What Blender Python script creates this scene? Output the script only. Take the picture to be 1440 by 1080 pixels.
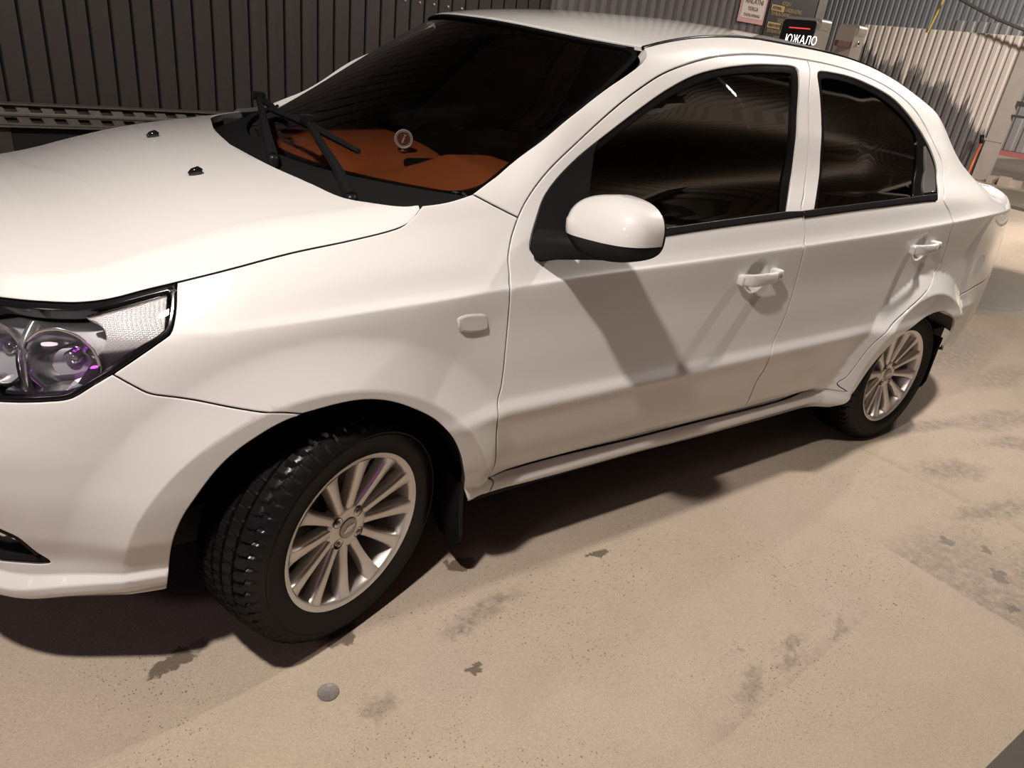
import bpy, bmesh, math, random
import numpy as np
from mathutils import Matrix, Vector
from mathutils.geometry import delaunay_2d_cdt
random.seed(7); rng = np.random.default_rng(7)
for o in list(bpy.data.objects): bpy.data.objects.remove(o)
SC = bpy.context.scene
COL = SC.collection
# ---------------------------------------------------------------- camera
F_PX, YAW, PITCH, ROLL = 1010.52, 0.656057, 0.453314, 0.131723
CAM_POS = (-0.576322, -2.102521, 1.409538)
def make_camera():
    d = np.array([math.sin(YAW)*math.cos(PITCH), math.cos(YAW)*math.cos(PITCH), -math.sin(PITCH)])
    r = np.cross(d, [0, 0, 1]); r /= np.linalg.norm(r); u = np.cross(r, d)
    c, s = math.cos(ROLL), math.sin(ROLL)
    r2, u2 = c*r+s*u, -s*r+c*u
    cam = bpy.data.cameras.new('camera'); cam.sensor_fit = 'HORIZONTAL'; cam.sensor_width = 36; cam.lens = F_PX/1440*36
    cam.clip_start = .05; cam.clip_end = 200
    o = bpy.data.objects.new('camera', cam); COL.objects.link(o)
    o.matrix_world = Matrix(((r2[0], u2[0], -d[0], CAM_POS[0]), (r2[1], u2[1], -d[1], CAM_POS[1]), (r2[2], u2[2], -d[2], CAM_POS[2]), (0, 0, 0, 1)))
    SC.camera = o
make_camera()
# ---------------------------------------------------------------- world, lamps, exposure
W = bpy.data.worlds.new('night'); SC.world = W; W.use_nodes = True
W.node_tree.nodes['Background'].inputs[0].default_value = (.55, .6, .75, 1)
W.node_tree.nodes['Background'].inputs[1].default_value = .012
SC.view_settings.view_transform = 'Standard'; SC.view_settings.look = 'None'
SC.view_settings.gamma = 1; SC.view_settings.use_curve_mapping = False
SC.view_settings.exposure = 0.0
def lamp(name, loc, target, power, size, col, spread=180):
    l = bpy.data.lights.new(name, 'AREA'); l.shape = 'DISK'; l.size = size; l.energy = power; l.color = col; l.spread = math.radians(spread)
    o = bpy.data.objects.new(name, l); COL.objects.link(o); o.location = loc
    o.rotation_euler = (Vector(target)-Vector(loc)).to_track_quat('-Z', 'Y').to_euler()
    return o
lamp('bay_lamp', (-1.12, -1.50, 3.16), (-.2, -.9, 0), 114, .15, (1, .90, .815))
lamp('bay_lamp_far', (2.9, -.90, 2.85), (2.7, -.6, 0), 78, .15, (1, .905, .82))
lamp('front_fill', (-3.3, -1.9, 2.5), (-.6, -.7, .5), 11, .4, (1, .84, .86))  # unseen fill light added to brighten the front bumper
lamp('led_sign', (-2.6, -3.0, 1.3), (-.3, -.8, .4), 1.6, .16, (.85, .12, 1))
def uplight(name, loc, power, sx, sy, col):
    l = bpy.data.lights.new(name, 'AREA'); l.shape = 'RECTANGLE'; l.size = sx; l.size_y = sy; l.energy = power; l.color = col
    o = bpy.data.objects.new(name, l); COL.objects.link(o); o.location = loc; o.rotation_euler = (math.pi, 0, 0)
uplight('canopy_fill', (7.5, -4.6, 3.45), 65, 5, .3, (1, .86, .72))  # unseen light added to brighten the canopy for the window reflections
def flood(name, loc, power, r, col):
    l = bpy.data.lights.new(name, 'POINT'); l.shadow_soft_size = r; l.energy = power; l.color = col
    o = bpy.data.objects.new(name, l); COL.objects.link(o); o.location = loc
flood('yard_flood', (10.2, .6, 4.3), 850, .15, (1, .90, .80))
def spot(name, loc, target, power, cone, col):
    l = bpy.data.lights.new(name, 'SPOT'); l.shadow_soft_size = .15; l.energy = power; l.color = col; l.spot_size = math.radians(cone); l.spot_blend = .6
    o = bpy.data.objects.new(name, l); COL.objects.link(o); o.location = loc; o.rotation_euler = (Vector(target)-Vector(loc)).to_track_quat('-Z', 'Y').to_euler()
spot('yard_spot', (9.2, -2.2, 4.6), (14.3, 4.6, .6), 2100, 150, (1, .91, .82))
spot('shed_spot', (17.5, 1.0, 5.5), (24, 10, 4.5), 2600, 140, (1, .95, .92))
# ---------------------------------------------------------------- helpers
def link(o, parent=None):
    COL.objects.link(o)
    if parent is not None: o.parent = parent
    return o
def mesh_obj(name, verts, faces, mat, parent=None, smooth=False, normals=None, mats=None, fmat=None):
    me = bpy.data.meshes.new(name)
    me.from_pydata([tuple(map(float, v)) for v in verts], [], [tuple(map(int, f)) for f in faces])
    for m in (mats or [mat]): me.materials.append(m)
    if fmat is not None: me.polygons.foreach_set('material_index', np.asarray(fmat, np.int32))
    if smooth or normals is not None: me.polygons.foreach_set('use_smooth', np.ones(len(me.polygons), bool))
    me.update()
    if normals is not None: me.normals_split_custom_set_from_vertices([tuple(map(float, n)) for n in normals])
    return link(bpy.data.objects.new(name, me), parent)
def empty(name, loc=(0, 0, 0), parent=None):
    o = bpy.data.objects.new(name, None); o.location = loc; o.empty_display_size = .1
    return link(o, parent)
def tag(o, label=None, cat=None, group=None, kind=None):
    for k, v in (('label', label), ('category', cat), ('group', group), ('kind', kind)):
        if v: o[k] = v
    return o
class MB:
    """collects simple shapes into one mesh"""
    def __init__(s): s.v = []; s.f = []
    def add(s, v, f):
        n = len(s.v); s.v += [tuple(p) for p in v]; s.f += [tuple(n+i for i in q) for q in f]; return s
    def box(s, lo, hi, M=None, bev=0):
        x0, y0, z0 = lo; x1, y1, z1 = hi
        if bev <= 0:
            v = [(x0,y0,z0),(x1,y0,z0),(x1,y1,z0),(x0,y1,z0),(x0,y0,z1),(x1,y0,z1),(x1,y1,z1),(x0,y1,z1)]
            f = [(3,2,1,0),(4,5,6,7),(0,1,5,4),(1,2,6,5),(2,3,7,6),(3,0,4,7)]
        else:
            bm = bmesh.new(); bmesh.ops.create_cube(bm, size=1)
            for q in bm.verts: q.co = Vector(((x0+x1)/2+q.co.x*(x1-x0), (y0+y1)/2+q.co.y*(y1-y0), (z0+z1)/2+q.co.z*(z1-z0)))
            bmesh.ops.bevel(bm, geom=bm.edges[:], offset=bev, segments=2, affect='EDGES', profile=.5)
            bm.verts.index_update(); v = [tuple(q.co) for q in bm.verts]; f = [[q.index for q in p.verts] for p in bm.faces]; bm.free()
        if M is not None: v = [tuple(M @ Vector(p)) for p in v]
        return s.add(v, f)
    def tube(s, pts, r, n=10, caps=True):
        pts = [Vector(p) for p in pts]; rs = r if isinstance(r, (list, tuple)) else [r]*len(pts); v = []; f = []
        up = Vector((0, 0, 1))
        for i, p in enumerate(pts):
            t = (pts[min(i+1, len(pts)-1)]-pts[max(i-1, 0)]).normalized()
            a = t.cross(up if abs(t.z) < .95 else Vector((1, 0, 0))).normalized(); b = t.cross(a)
            for k in range(n):
                w = 2*math.pi*k/n; v.append(p+(a*math.cos(w)+b*math.sin(w))*rs[i])
        for i in range(len(pts)-1):
            for k in range(n): f.append((i*n+k, i*n+(k+1) % n, (i+1)*n+(k+1) % n, (i+1)*n+k))
        if caps: f += [tuple(range(n)), tuple(range((len(pts)-1)*n, len(pts)*n))[::-1]]
        return s.add(v, f)
    def lathe(s, prof, n, M=None, close=False):
        """profile (radius, height) about local Z"""
        v = []; f = []; m = len(prof)
        for k in range(n):
            a = 2*math.pi*k/n
            for r, h in prof: v.append((r*math.cos(a), r*math.sin(a), h))
        for k in range(n):
            for j in range(m-1 if not close else m):
                j2 = (j+1) % m; f.append((k*m+j, ((k+1) % n)*m+j, ((k+1) % n)*m+j2, k*m+j2))
        if M is not None: v = [tuple(M @ Vector(p)) for p in v]
        return s.add(v, f)
    def prism(s, poly, h0, h1, M=None):
        n = len(poly); v = [(x, y, h0) for x, y in poly]+[(x, y, h1) for x, y in poly]
        f = [tuple(range(n))[::-1], tuple(range(n, 2*n))]+[(i, (i+1) % n, n+(i+1) % n, n+i) for i in range(n)]
        if M is not None: v = [tuple(M @ Vector(p)) for p in v]
        return s.add(v, f)
    def build(s, name, mat, parent=None, smooth=False, angle=None):
        o = mesh_obj(name, s.v, s.f, mat, parent, smooth)
        if smooth and angle:
            bm = bmesh.new(); bm.from_mesh(o.data)
            for e in bm.edges: e.smooth = not (len(e.link_faces) == 2 and e.calc_face_angle(0) > math.radians(angle))
            bm.to_mesh(o.data); bm.free()
        return o
# ---------------------------------------------------------------- materials
def new_mat(name):
    m = bpy.data.materials.new(name); m.use_nodes = True; nt = m.node_tree
    return m, nt, nt.nodes['Principled BSDF']
def pmat(name, col, rough=.5, metal=0, coat=0, coat_r=.03, spec=.5, bump=0, bscale=60, emis=None, estr=0, var=0):
    m, nt, b = new_mat(name)
    b.inputs['Base Color'].default_value = (*col, 1); b.inputs['Roughness'].default_value = rough; b.inputs['Metallic'].default_value = metal
    b.inputs['Coat Weight'].default_value = coat; b.inputs['Coat Roughness'].default_value = coat_r; b.inputs['Specular IOR Level'].default_value = spec
    if emis: b.inputs['Emission Color'].default_value = (*emis, 1); b.inputs['Emission Strength'].default_value = estr
    if bump or var:
        tc = nt.nodes.new('ShaderNodeTexCoord'); n = nt.nodes.new('ShaderNodeTexNoise'); n.inputs['Scale'].default_value = bscale; n.inputs['Detail'].default_value = 6
        nt.links.new(tc.outputs['Object'], n.inputs['Vector'])
        if bump:
            bp = nt.nodes.new('ShaderNodeBump'); bp.inputs['Strength'].default_value = bump; bp.inputs['Distance'].default_value = .002
            nt.links.new(n.outputs['Fac'], bp.inputs['Height']); nt.links.new(bp.outputs['Normal'], b.inputs['Normal'])
        if var:
            r = nt.nodes.new('ShaderNodeMapRange'); r.inputs['To Min'].default_value = 1-var; r.inputs['To Max'].default_value = 1+var
            x = nt.nodes.new('ShaderNodeMix'); x.data_type = 'RGBA'; x.blend_type = 'MULTIPLY'; x.inputs['Factor'].default_value = 1
            x.inputs['A'].default_value = (*col, 1)
            nt.links.new(n.outputs['Fac'], r.inputs['Value']); nt.links.new(r.outputs['Result'], x.inputs['B']); nt.links.new(x.outputs['Result'], b.inputs['Base Color'])
    return m
def glassmat(name, tint, gloss_min=.04, rough=.0):
    m, nt, b = new_mat(name); nt.nodes.remove(b)
    out = nt.nodes['Material Output']; tr = nt.nodes.new('ShaderNodeBsdfTransparent'); tr.inputs[0].default_value = (*tint, 1)
    gl = nt.nodes.new('ShaderNodeBsdfGlossy'); gl.inputs['Roughness'].default_value = rough
    fr = nt.nodes.new('ShaderNodeFresnel'); fr.inputs['IOR'].default_value = 1.5
    mx = nt.nodes.new('ShaderNodeMixShader')
    nt.links.new(fr.outputs[0], mx.inputs[0]); nt.links.new(tr.outputs[0], mx.inputs[1]); nt.links.new(gl.outputs[0], mx.inputs[2]); nt.links.new(mx.outputs[0], out.inputs[0])
    return m
PAINT = pmat('white_car_paint', (.65, .643, .632), .40, 0, 1, .02, spec=.25)
GAP_SHADE = pmat('panel_gap_shade', (.05, .048, .046), .7)  # rims of the white panels coloured dark as shade in the gaps
def dullblack(name, col, gloss, rough, bump=0, bscale=400):
    m, nt, b = new_mat(name); nt.nodes.remove(b); out = nt.nodes['Material Output']
    d = nt.nodes.new('ShaderNodeBsdfDiffuse'); d.inputs[0].default_value = (*col, 1); g = nt.nodes.new('ShaderNodeBsdfGlossy'); g.inputs['Roughness'].default_value = rough
    mx = nt.nodes.new('ShaderNodeMixShader'); mx.inputs[0].default_value = gloss
    nt.links.new(d.outputs[0], mx.inputs[1]); nt.links.new(g.outputs[0], mx.inputs[2]); nt.links.new(mx.outputs[0], out.inputs[0])
    if bump:
        tc = nt.nodes.new('ShaderNodeTexCoord'); n = nt.nodes.new('ShaderNodeTexNoise'); n.inputs['Scale'].default_value = bscale; nt.links.new(tc.outputs['Object'], n.inputs['Vector'])
        bp = nt.nodes.new('ShaderNodeBump'); bp.inputs['Strength'].default_value = bump; bp.inputs['Distance'].default_value = .001
        nt.links.new(n.outputs['Fac'], bp.inputs['Height']); nt.links.new(bp.outputs['Normal'], d.inputs['Normal']); nt.links.new(bp.outputs['Normal'], g.inputs['Normal'])
    return m
BLACKP = dullblack('black_plastic', (.010, .010, .011), .022, .32, .2, 900)
BLACKG = pmat('gloss_black', (.006, .006, .007), .12)
RUBBER = dullblack('tyre_rubber', (.007, .0068, .0068), .03, .28, .2, 500)
SEAL = dullblack('rubber_seal', (.006, .006, .0065), .02, .2)
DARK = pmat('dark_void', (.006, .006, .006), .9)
ALLOY = pmat('silver_alloy', (.68, .655, .625), .34, .75, .4, .1)
CHROME = pmat('chrome', (.85, .85, .86), .06, 1)
STEEL = pmat('dull_steel', (.16, .15, .14), .5, .8, var=.3, bscale=20)
DSTEEL = pmat('rusty_channel_steel', (.045, .037, .03), .6, .2, var=.4, bscale=20)
SEATM = pmat('black_seat_cloth', (.012, .012, .013), .8)
GLASS_W = glassmat('windscreen_glass', (.46, .465, .46))
GLASS_S = glassmat('tinted_glass', (.02, .021, .024))
LENS = glassmat('clear_lens', (.95, .95, .96))
ORANGE = pmat('orange_leather', (.50, .13, .04), .45, bump=.3, bscale=500)
BEIGE = pmat('beige_trim', (.55, .42, .26), .6)
GREYP = dullblack('grey_plastic', (.075, .073, .068), .02, .4, .3, 900)
REFL = pmat('white_prism_lens', (.62, .60, .60), .18, 0, 1, .02)

LAMPCHROME = pmat('reflector_chrome', (.82, .82, .84), .17, .9)
LAMPDARK = pmat('lamp_backing', (.50, .50, .52), .3, .5)
HUBCAP = pmat('hub_cap_paint', (.42, .40, .36), .45, .5)
LUG = pmat('zinc_nut', (.45, .43, .40), .35, .9)
BRAKE = pmat('caliper_iron', (.03, .03, .032), .5, .4)
def hexlens():
    m, nt, b = new_mat('prismatic_lens')
    b.inputs['Base Color'].default_value = (.50, .48, .48, 1); b.inputs['Roughness'].default_value = .22; b.inputs['Coat Weight'].default_value = 1; b.inputs['Coat Roughness'].default_value = .02
    tc = nt.nodes.new('ShaderNodeTexCoord'); v = nt.nodes.new('ShaderNodeTexVoronoi'); v.inputs['Scale'].default_value = 330; v.inputs['Randomness'].default_value = .1
    r = nt.nodes.new('ShaderNodeMapRange'); r.inputs['From Max'].default_value = .6; r.inputs['To Min'].default_value = 1.05; r.inputs['To Max'].default_value = .72
    x = nt.nodes.new('ShaderNodeMix'); x.data_type = 'RGBA'; x.blend_type = 'MULTIPLY'; x.inputs['Factor'].default_value = 1; x.inputs['A'].default_value = (.50, .48, .48, 1)
    nt.links.new(tc.outputs['Object'], v.inputs['Vector']); nt.links.new(v.outputs['Distance'], r.inputs['Value']); nt.links.new(r.outputs['Result'], x.inputs['B']); nt.links.new(x.outputs['Result'], b.inputs['Base Color'])
    bp = nt.nodes.new('ShaderNodeBump'); bp.inputs['Strength'].default_value = .5; bp.inputs['Distance'].default_value = .001
    nt.links.new(v.outputs['Distance'], bp.inputs['Height']); nt.links.new(bp.outputs['Normal'], b.inputs['Normal'])
    return m
REFL_HEX = hexlens()

# ---------------------------------------------------------------- car body surface
# plan outline of the car side (half), nose to tail: x rearward, half width
PLAN = np.array([(-.85,0),(-.845,.2),(-.82,.42),(-.77,.57),(-.70,.66),(-.60,.735),(-.43,.80),(-.2,.835),(.1,.850),(.4,.855),
 (.65,.856),(.9,.857),(1.2,.858),(1.85,.8565),(2.0,.855),(2.5,.845),(2.8,.83),(3.05,.785),(3.25,.716),(3.36,.62),(3.43,.45),(3.465,.2),(3.47,0)])
def pslopes(x, y):
    """monotone cubic slopes; x,y (...,n)"""
    h = np.diff(x, axis=-1); m = np.diff(y, axis=-1)/np.maximum(h, 1e-9)
    a, b = m[..., :-1], m[..., 1:]
    ha, hb = h[..., :-1], h[..., 1:]
    w1, w2 = 2*hb+ha, hb+2*ha
    with np.errstate(divide='ignore', invalid='ignore'):
        d = np.where(a*b > 0, (w1+w2)/(w1/np.where(a == 0, 1, a)+w2/np.where(b == 0, 1, b)), 0.)
    return np.concatenate([m[..., :1], d, m[..., -1:]], -1)
def pchip(x, y, q, sl=None):
    if sl is None: sl = pslopes(x, y)
    i = np.clip(np.searchsorted(x, q)-1, 0, len(x)-2)
    h = x[i+1]-x[i]; t = np.clip((q-x[i])/h, -.5, 1.5)
    return ((1+2*t)*(1-t)**2*y[i]+t*(1-t)**2*h*sl[i]+t*t*(3-2*t)*y[i+1]+t*t*(t-1)*h*sl[i+1])
def catmull(P, n=16):
    P = np.asarray(P, float); Q = np.vstack([2*P[0]-P[1], P, 2*P[-1]-P[-2]]); out = []
    k = np.maximum(np.linalg.norm(np.diff(Q, axis=0), axis=1), 1e-6)**.5
    for i in range(1, len(Q)-2):
        t0 = 0; t1 = k[i-1]; t2 = t1+k[i]; t3 = t2+k[i+1]
        t = np.linspace(t1, t2, n, endpoint=False)[:, None]
        a1 = (t1-t)/(t1-t0)*Q[i-1]+(t-t0)/(t1-t0)*Q[i]; a2 = (t2-t)/(t2-t1)*Q[i]+(t-t1)/(t2-t1)*Q[i+1]; a3 = (t3-t)/(t3-t2)*Q[i+1]+(t-t2)/(t3-t2)*Q[i+2]
        b1 = (t2-t)/(t2-t0)*a1+(t-t0)/(t2-t0)*a2; b2 = (t3-t)/(t3-t1)*a2+(t-t1)/(t3-t1)*a3
        out.append((t2-t)/(t2-t1)*b1+(t-t1)/(t2-t1)*b2)
    return np.vstack(out+[P[-1:]])
_pm = PLAN.copy()
_pe = np.vstack([PLAN[1:2]*[1, -1], PLAN, PLAN[-2:-1]*[1, -1]])
_fine = catmull(_pe, 24)[24:-24]
_as = np.concatenate([[0], np.cumsum(np.linalg.norm(np.diff(_fine, axis=0), axis=1))])
_s0 = np.interp(0, _fine[:200, 0], _as[:200])
_as = _as-_s0
STA = np.array([_as[min(i*24, len(_as)-1)] for i in range(len(PLAN))])
_sg = np.linspace(_as[0], _as[-1], 2400)
_bx = np.interp(_sg, _as, _fine[:, 0]); _by = np.interp(_sg, _as, _fine[:, 1])
_k = np.exp(-np.linspace(-2.5, 2.5, 61)**2); _k /= _k.sum()
def _sm(a, odd):
    l = (2*a[0]-a[30:0:-1]) if odd else a[30:0:-1]; r = (2*a[-1]-a[-2:-32:-1]) if odd else a[-2:-32:-1]
    return np.convolve(np.concatenate([l, a, r]), _k, 'valid')
_bx = _sm(_bx, False); _by = _sm(_by, True)
_tx = _sm(np.gradient(_bx, _sg), True); _ty = _sm(np.gradient(_by, _sg), False)
_l = np.hypot(_tx, _ty); _tx /= _l; _ty /= _l
SMIN, SMAX = _sg[0], _sg[-1]
NOSE = [(.215,.05),(.25,.012),(.275,.008),(.30,.03),(.33,.03),(.42,.012),(.535,0),(.56,0),(.585,0),(.68,.015),(.76,.04),(.80,.06),(.83,.08),(.88,.13),(.98,.3),(1.1,.5),(1.2,.65),(1.3,.8)]
ROWS = {}
for i in range(5): ROWS[i] = NOSE
ROWS[5] = [(.24,.04),(.275,.012),(.295,.01),(.315,.026),(.34,.026),(.42,.01),(.535,0),(.56,0),(.585,0),(.69,.01),(.77,.032),(.81,.05),(.835,.066),(.882,.12),(.98,.27),(1.1,.45),(1.2,.6),(1.3,.75)]
ROWS[6] = [(.265,.03),(.295,.013),(.315,.012),(.33,.022),(.35,.022),(.42,.01),(.535,0),(.56,0),(.585,0),(.70,.005),(.78,.018),(.825,.034),(.845,.048),(.885,.088),(.945,.17),(1.02,.3),(1.2,.5),(1.3,.6)]
ROWS[7] = [(.275,.035),(.298,.025),(.315,.022),(.33,.022),(.35,.02),(.42,.01),(.535,.004),(.56,.004),(.585,.004),(.70,.006),(.80,.012),(.845,.020),(.860,.032),(.905,.068),(.96,.125),(1.01,.22),(1.2,.45),(1.3,.55)]
ROWS[8] = [(.275,.06),(.298,.05),(.315,.045),(.33,.042),(.35,.036),(.42,.022),(.535,.012),(.56,.011),(.585,.011),(.70,.012),(.80,.015),(.864,.018),(.878,.034),(.93,.068),(1.0,.124),(1.05,.160),(1.2,.38),(1.3,.52)]
def std(z0, zs, belt, tops, cr=.009, rec=.068):
    return [(.262+z0,.065),(.295+z0,.043),(.318+z0,.048),(.334+z0,rec),(.345+z0,.05),(.42,.020),(.535,.001),(.562,-.005),(.600,cr),(.70,.019),(.80,.027),(zs,.029),(zs+.012,.040),(belt,.072)]+tops
ROWS[9] = std(.006,.877,.940,[(1.02,.113),(1.07,.139),(1.2,.265),(1.3,.42)],.008,.056)
ROWS[10] = std(.004,.887,.955,[(1.10,.140),(1.25,.194),(1.35,.28),(1.45,.41)])
ROWS[11] = std(.002,.893,.967,[(1.10,.143),(1.25,.192),(1.39,.258),(1.47,.345)])
ROWS[12] = std(-.005,.903,.982,[(1.10,.146),(1.25,.198),(1.41,.268),(1.49,.355)])
ROWS[13] = std(-.014,.926,1.010,[(1.10,.137),(1.25,.202),(1.40,.280),(1.475,.37)])
ROWS[14] = [(.235,.05),(.277,.020),(.297,.016),(.314,.020),(.33,.016),(.42,.014),(.535,.001),(.564,-.003),(.600,.008),(.70,.019),(.80,.027),(.931,.029),(.943,.040),(1.017,.072),(1.10,.132),(1.25,.205),(1.40,.285),(1.47,.37)]
ROWS[15] = std(-.018,.952,1.03,[(1.10,.135),(1.22,.205),(1.32,.27),(1.38,.37)],.005,.05)
ROWS[16] = std(-.01,.965,1.02,[(1.08,.145),(1.14,.22),(1.20,.30),(1.25,.38)],.004,.05)
ROWS[17] = [(.25,.06),(.28,.03),(.30,.022),(.32,.02),(.35,.016),(.42,.004),(.535,0),(.56,0),(.585,.0),(.70,.006),(.80,.015),(.965,.03),(.977,.04),(1.005,.078),(1.032,.14),(1.045,.20),(1.055,.30),(1.065,.45)]
TAIL = [(.25,.07),(.28,.04),(.30,.03),(.32,.025),(.35,.02),(.42,.004),(.535,0),(.56,0),(.585,.0),(.70,.004),(.80,.012),(.958,.03),(.970,.036),(.998,.055),(1.02,.09),(1.035,.14),(1.045,.25),(1.055,.4)]
for i in range(18, len(PLAN)): ROWS[i] = TAIL
_RT = np.array([ROWS[i] for i in range(len(PLAN))])      # sta, row, 2
_sl = np.stack([[pslopes(STA, _RT[:, r, c]) for c in (0, 1)] for r in range(_RT.shape[1])])
FLARES = [(-.07,.29,.418,.525,.031,.26,.16,1.45),(2.40,.28,.404,.480,.043,.20,.10,1.05)]
CUPS = []
def side(s, z):
    """outside of the left body side at outline length s and height z -> xyz (viewer's side, y negative)"""
    s = np.atleast_1d(np.asarray(s, float)); z = np.atleast_1d(np.asarray(z, float))
    n = _RT.shape[1]
    sc = np.clip(s, STA[0], STA[-1])
    Z = np.stack([pchip(STA, _RT[:, r, 0], sc, _sl[r, 0]) for r in range(n)], -1)
    D = np.stack([pchip(STA, _RT[:, r, 1], sc, _sl[r, 1]) for r in range(n)], -1)
    S = pslopes(Z, D)
    i = np.clip((Z <= z[:, None]).sum(1)-1, 0, n-2)
    g = np.arange(len(s))
    z0, z1, d0, d1, m0, m1 = Z[g, i], Z[g, i+1], D[g, i], D[g, i+1], S[g, i], S[g, i+1]
    h = z1-z0; t = (z-z0)/h; tc = np.clip(t, 0, 1)
    d = (1+2*tc)*(1-tc)**2*d0+tc*(1-tc)**2*h*m0+tc*tc*(3-2*tc)*d1+tc*tc*(tc-1)*h*m1
    d = d+np.where(t > 1, (t-1)*h*m1, 0)+np.where(t < 0, t*h*m0, 0)
    bx = np.interp(sc, _sg, _bx); by = np.interp(sc, _sg, _by); tx = np.interp(sc, _sg, _tx); ty = np.interp(sc, _sg, _ty)
    # wheel arch flares
    for cx, cz, r1, r2, hh, l0, l1, ex in FLARES:
        r = np.hypot(bx-cx, z-cz)
        t = np.clip((r2-r)/(r2-r1), 0, 1)
        f = np.where(t < 1, t**ex, 1.)
        f = f-np.clip((r1-r)/.1, 0, 1.5)*.25
        lowfade = np.clip((z-l0)/l1, 0, 1); lowfade = lowfade*lowfade*(3-2*lowfade)
        d = d-hh*f*(.35+.65*lowfade)
    for cs, cz, r in CUPS:
        q = np.clip(1-((s-cs)**2+(z-cz)**2)/r**2, 0, 1); d = d+.016*np.minimum(q*1.6, 1)*(2-np.minimum(q*1.6, 1))
    # inward normal of the outline: tangent (tx,ty) with y half width -> inward = (ty,-tx)
    x = bx+ty*d; y = by-tx*d
    return np.stack([x, -y, z], -1)
def side_n(s, z, e=1.5e-3):
    a = side(s+e, z)-side(s-e, z); b = side(s, z+e)-side(s, z-e)
    n = np.cross(a, b); n /= np.maximum(np.linalg.norm(n, axis=-1, keepdims=True), 1e-12)
    return n

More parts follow.
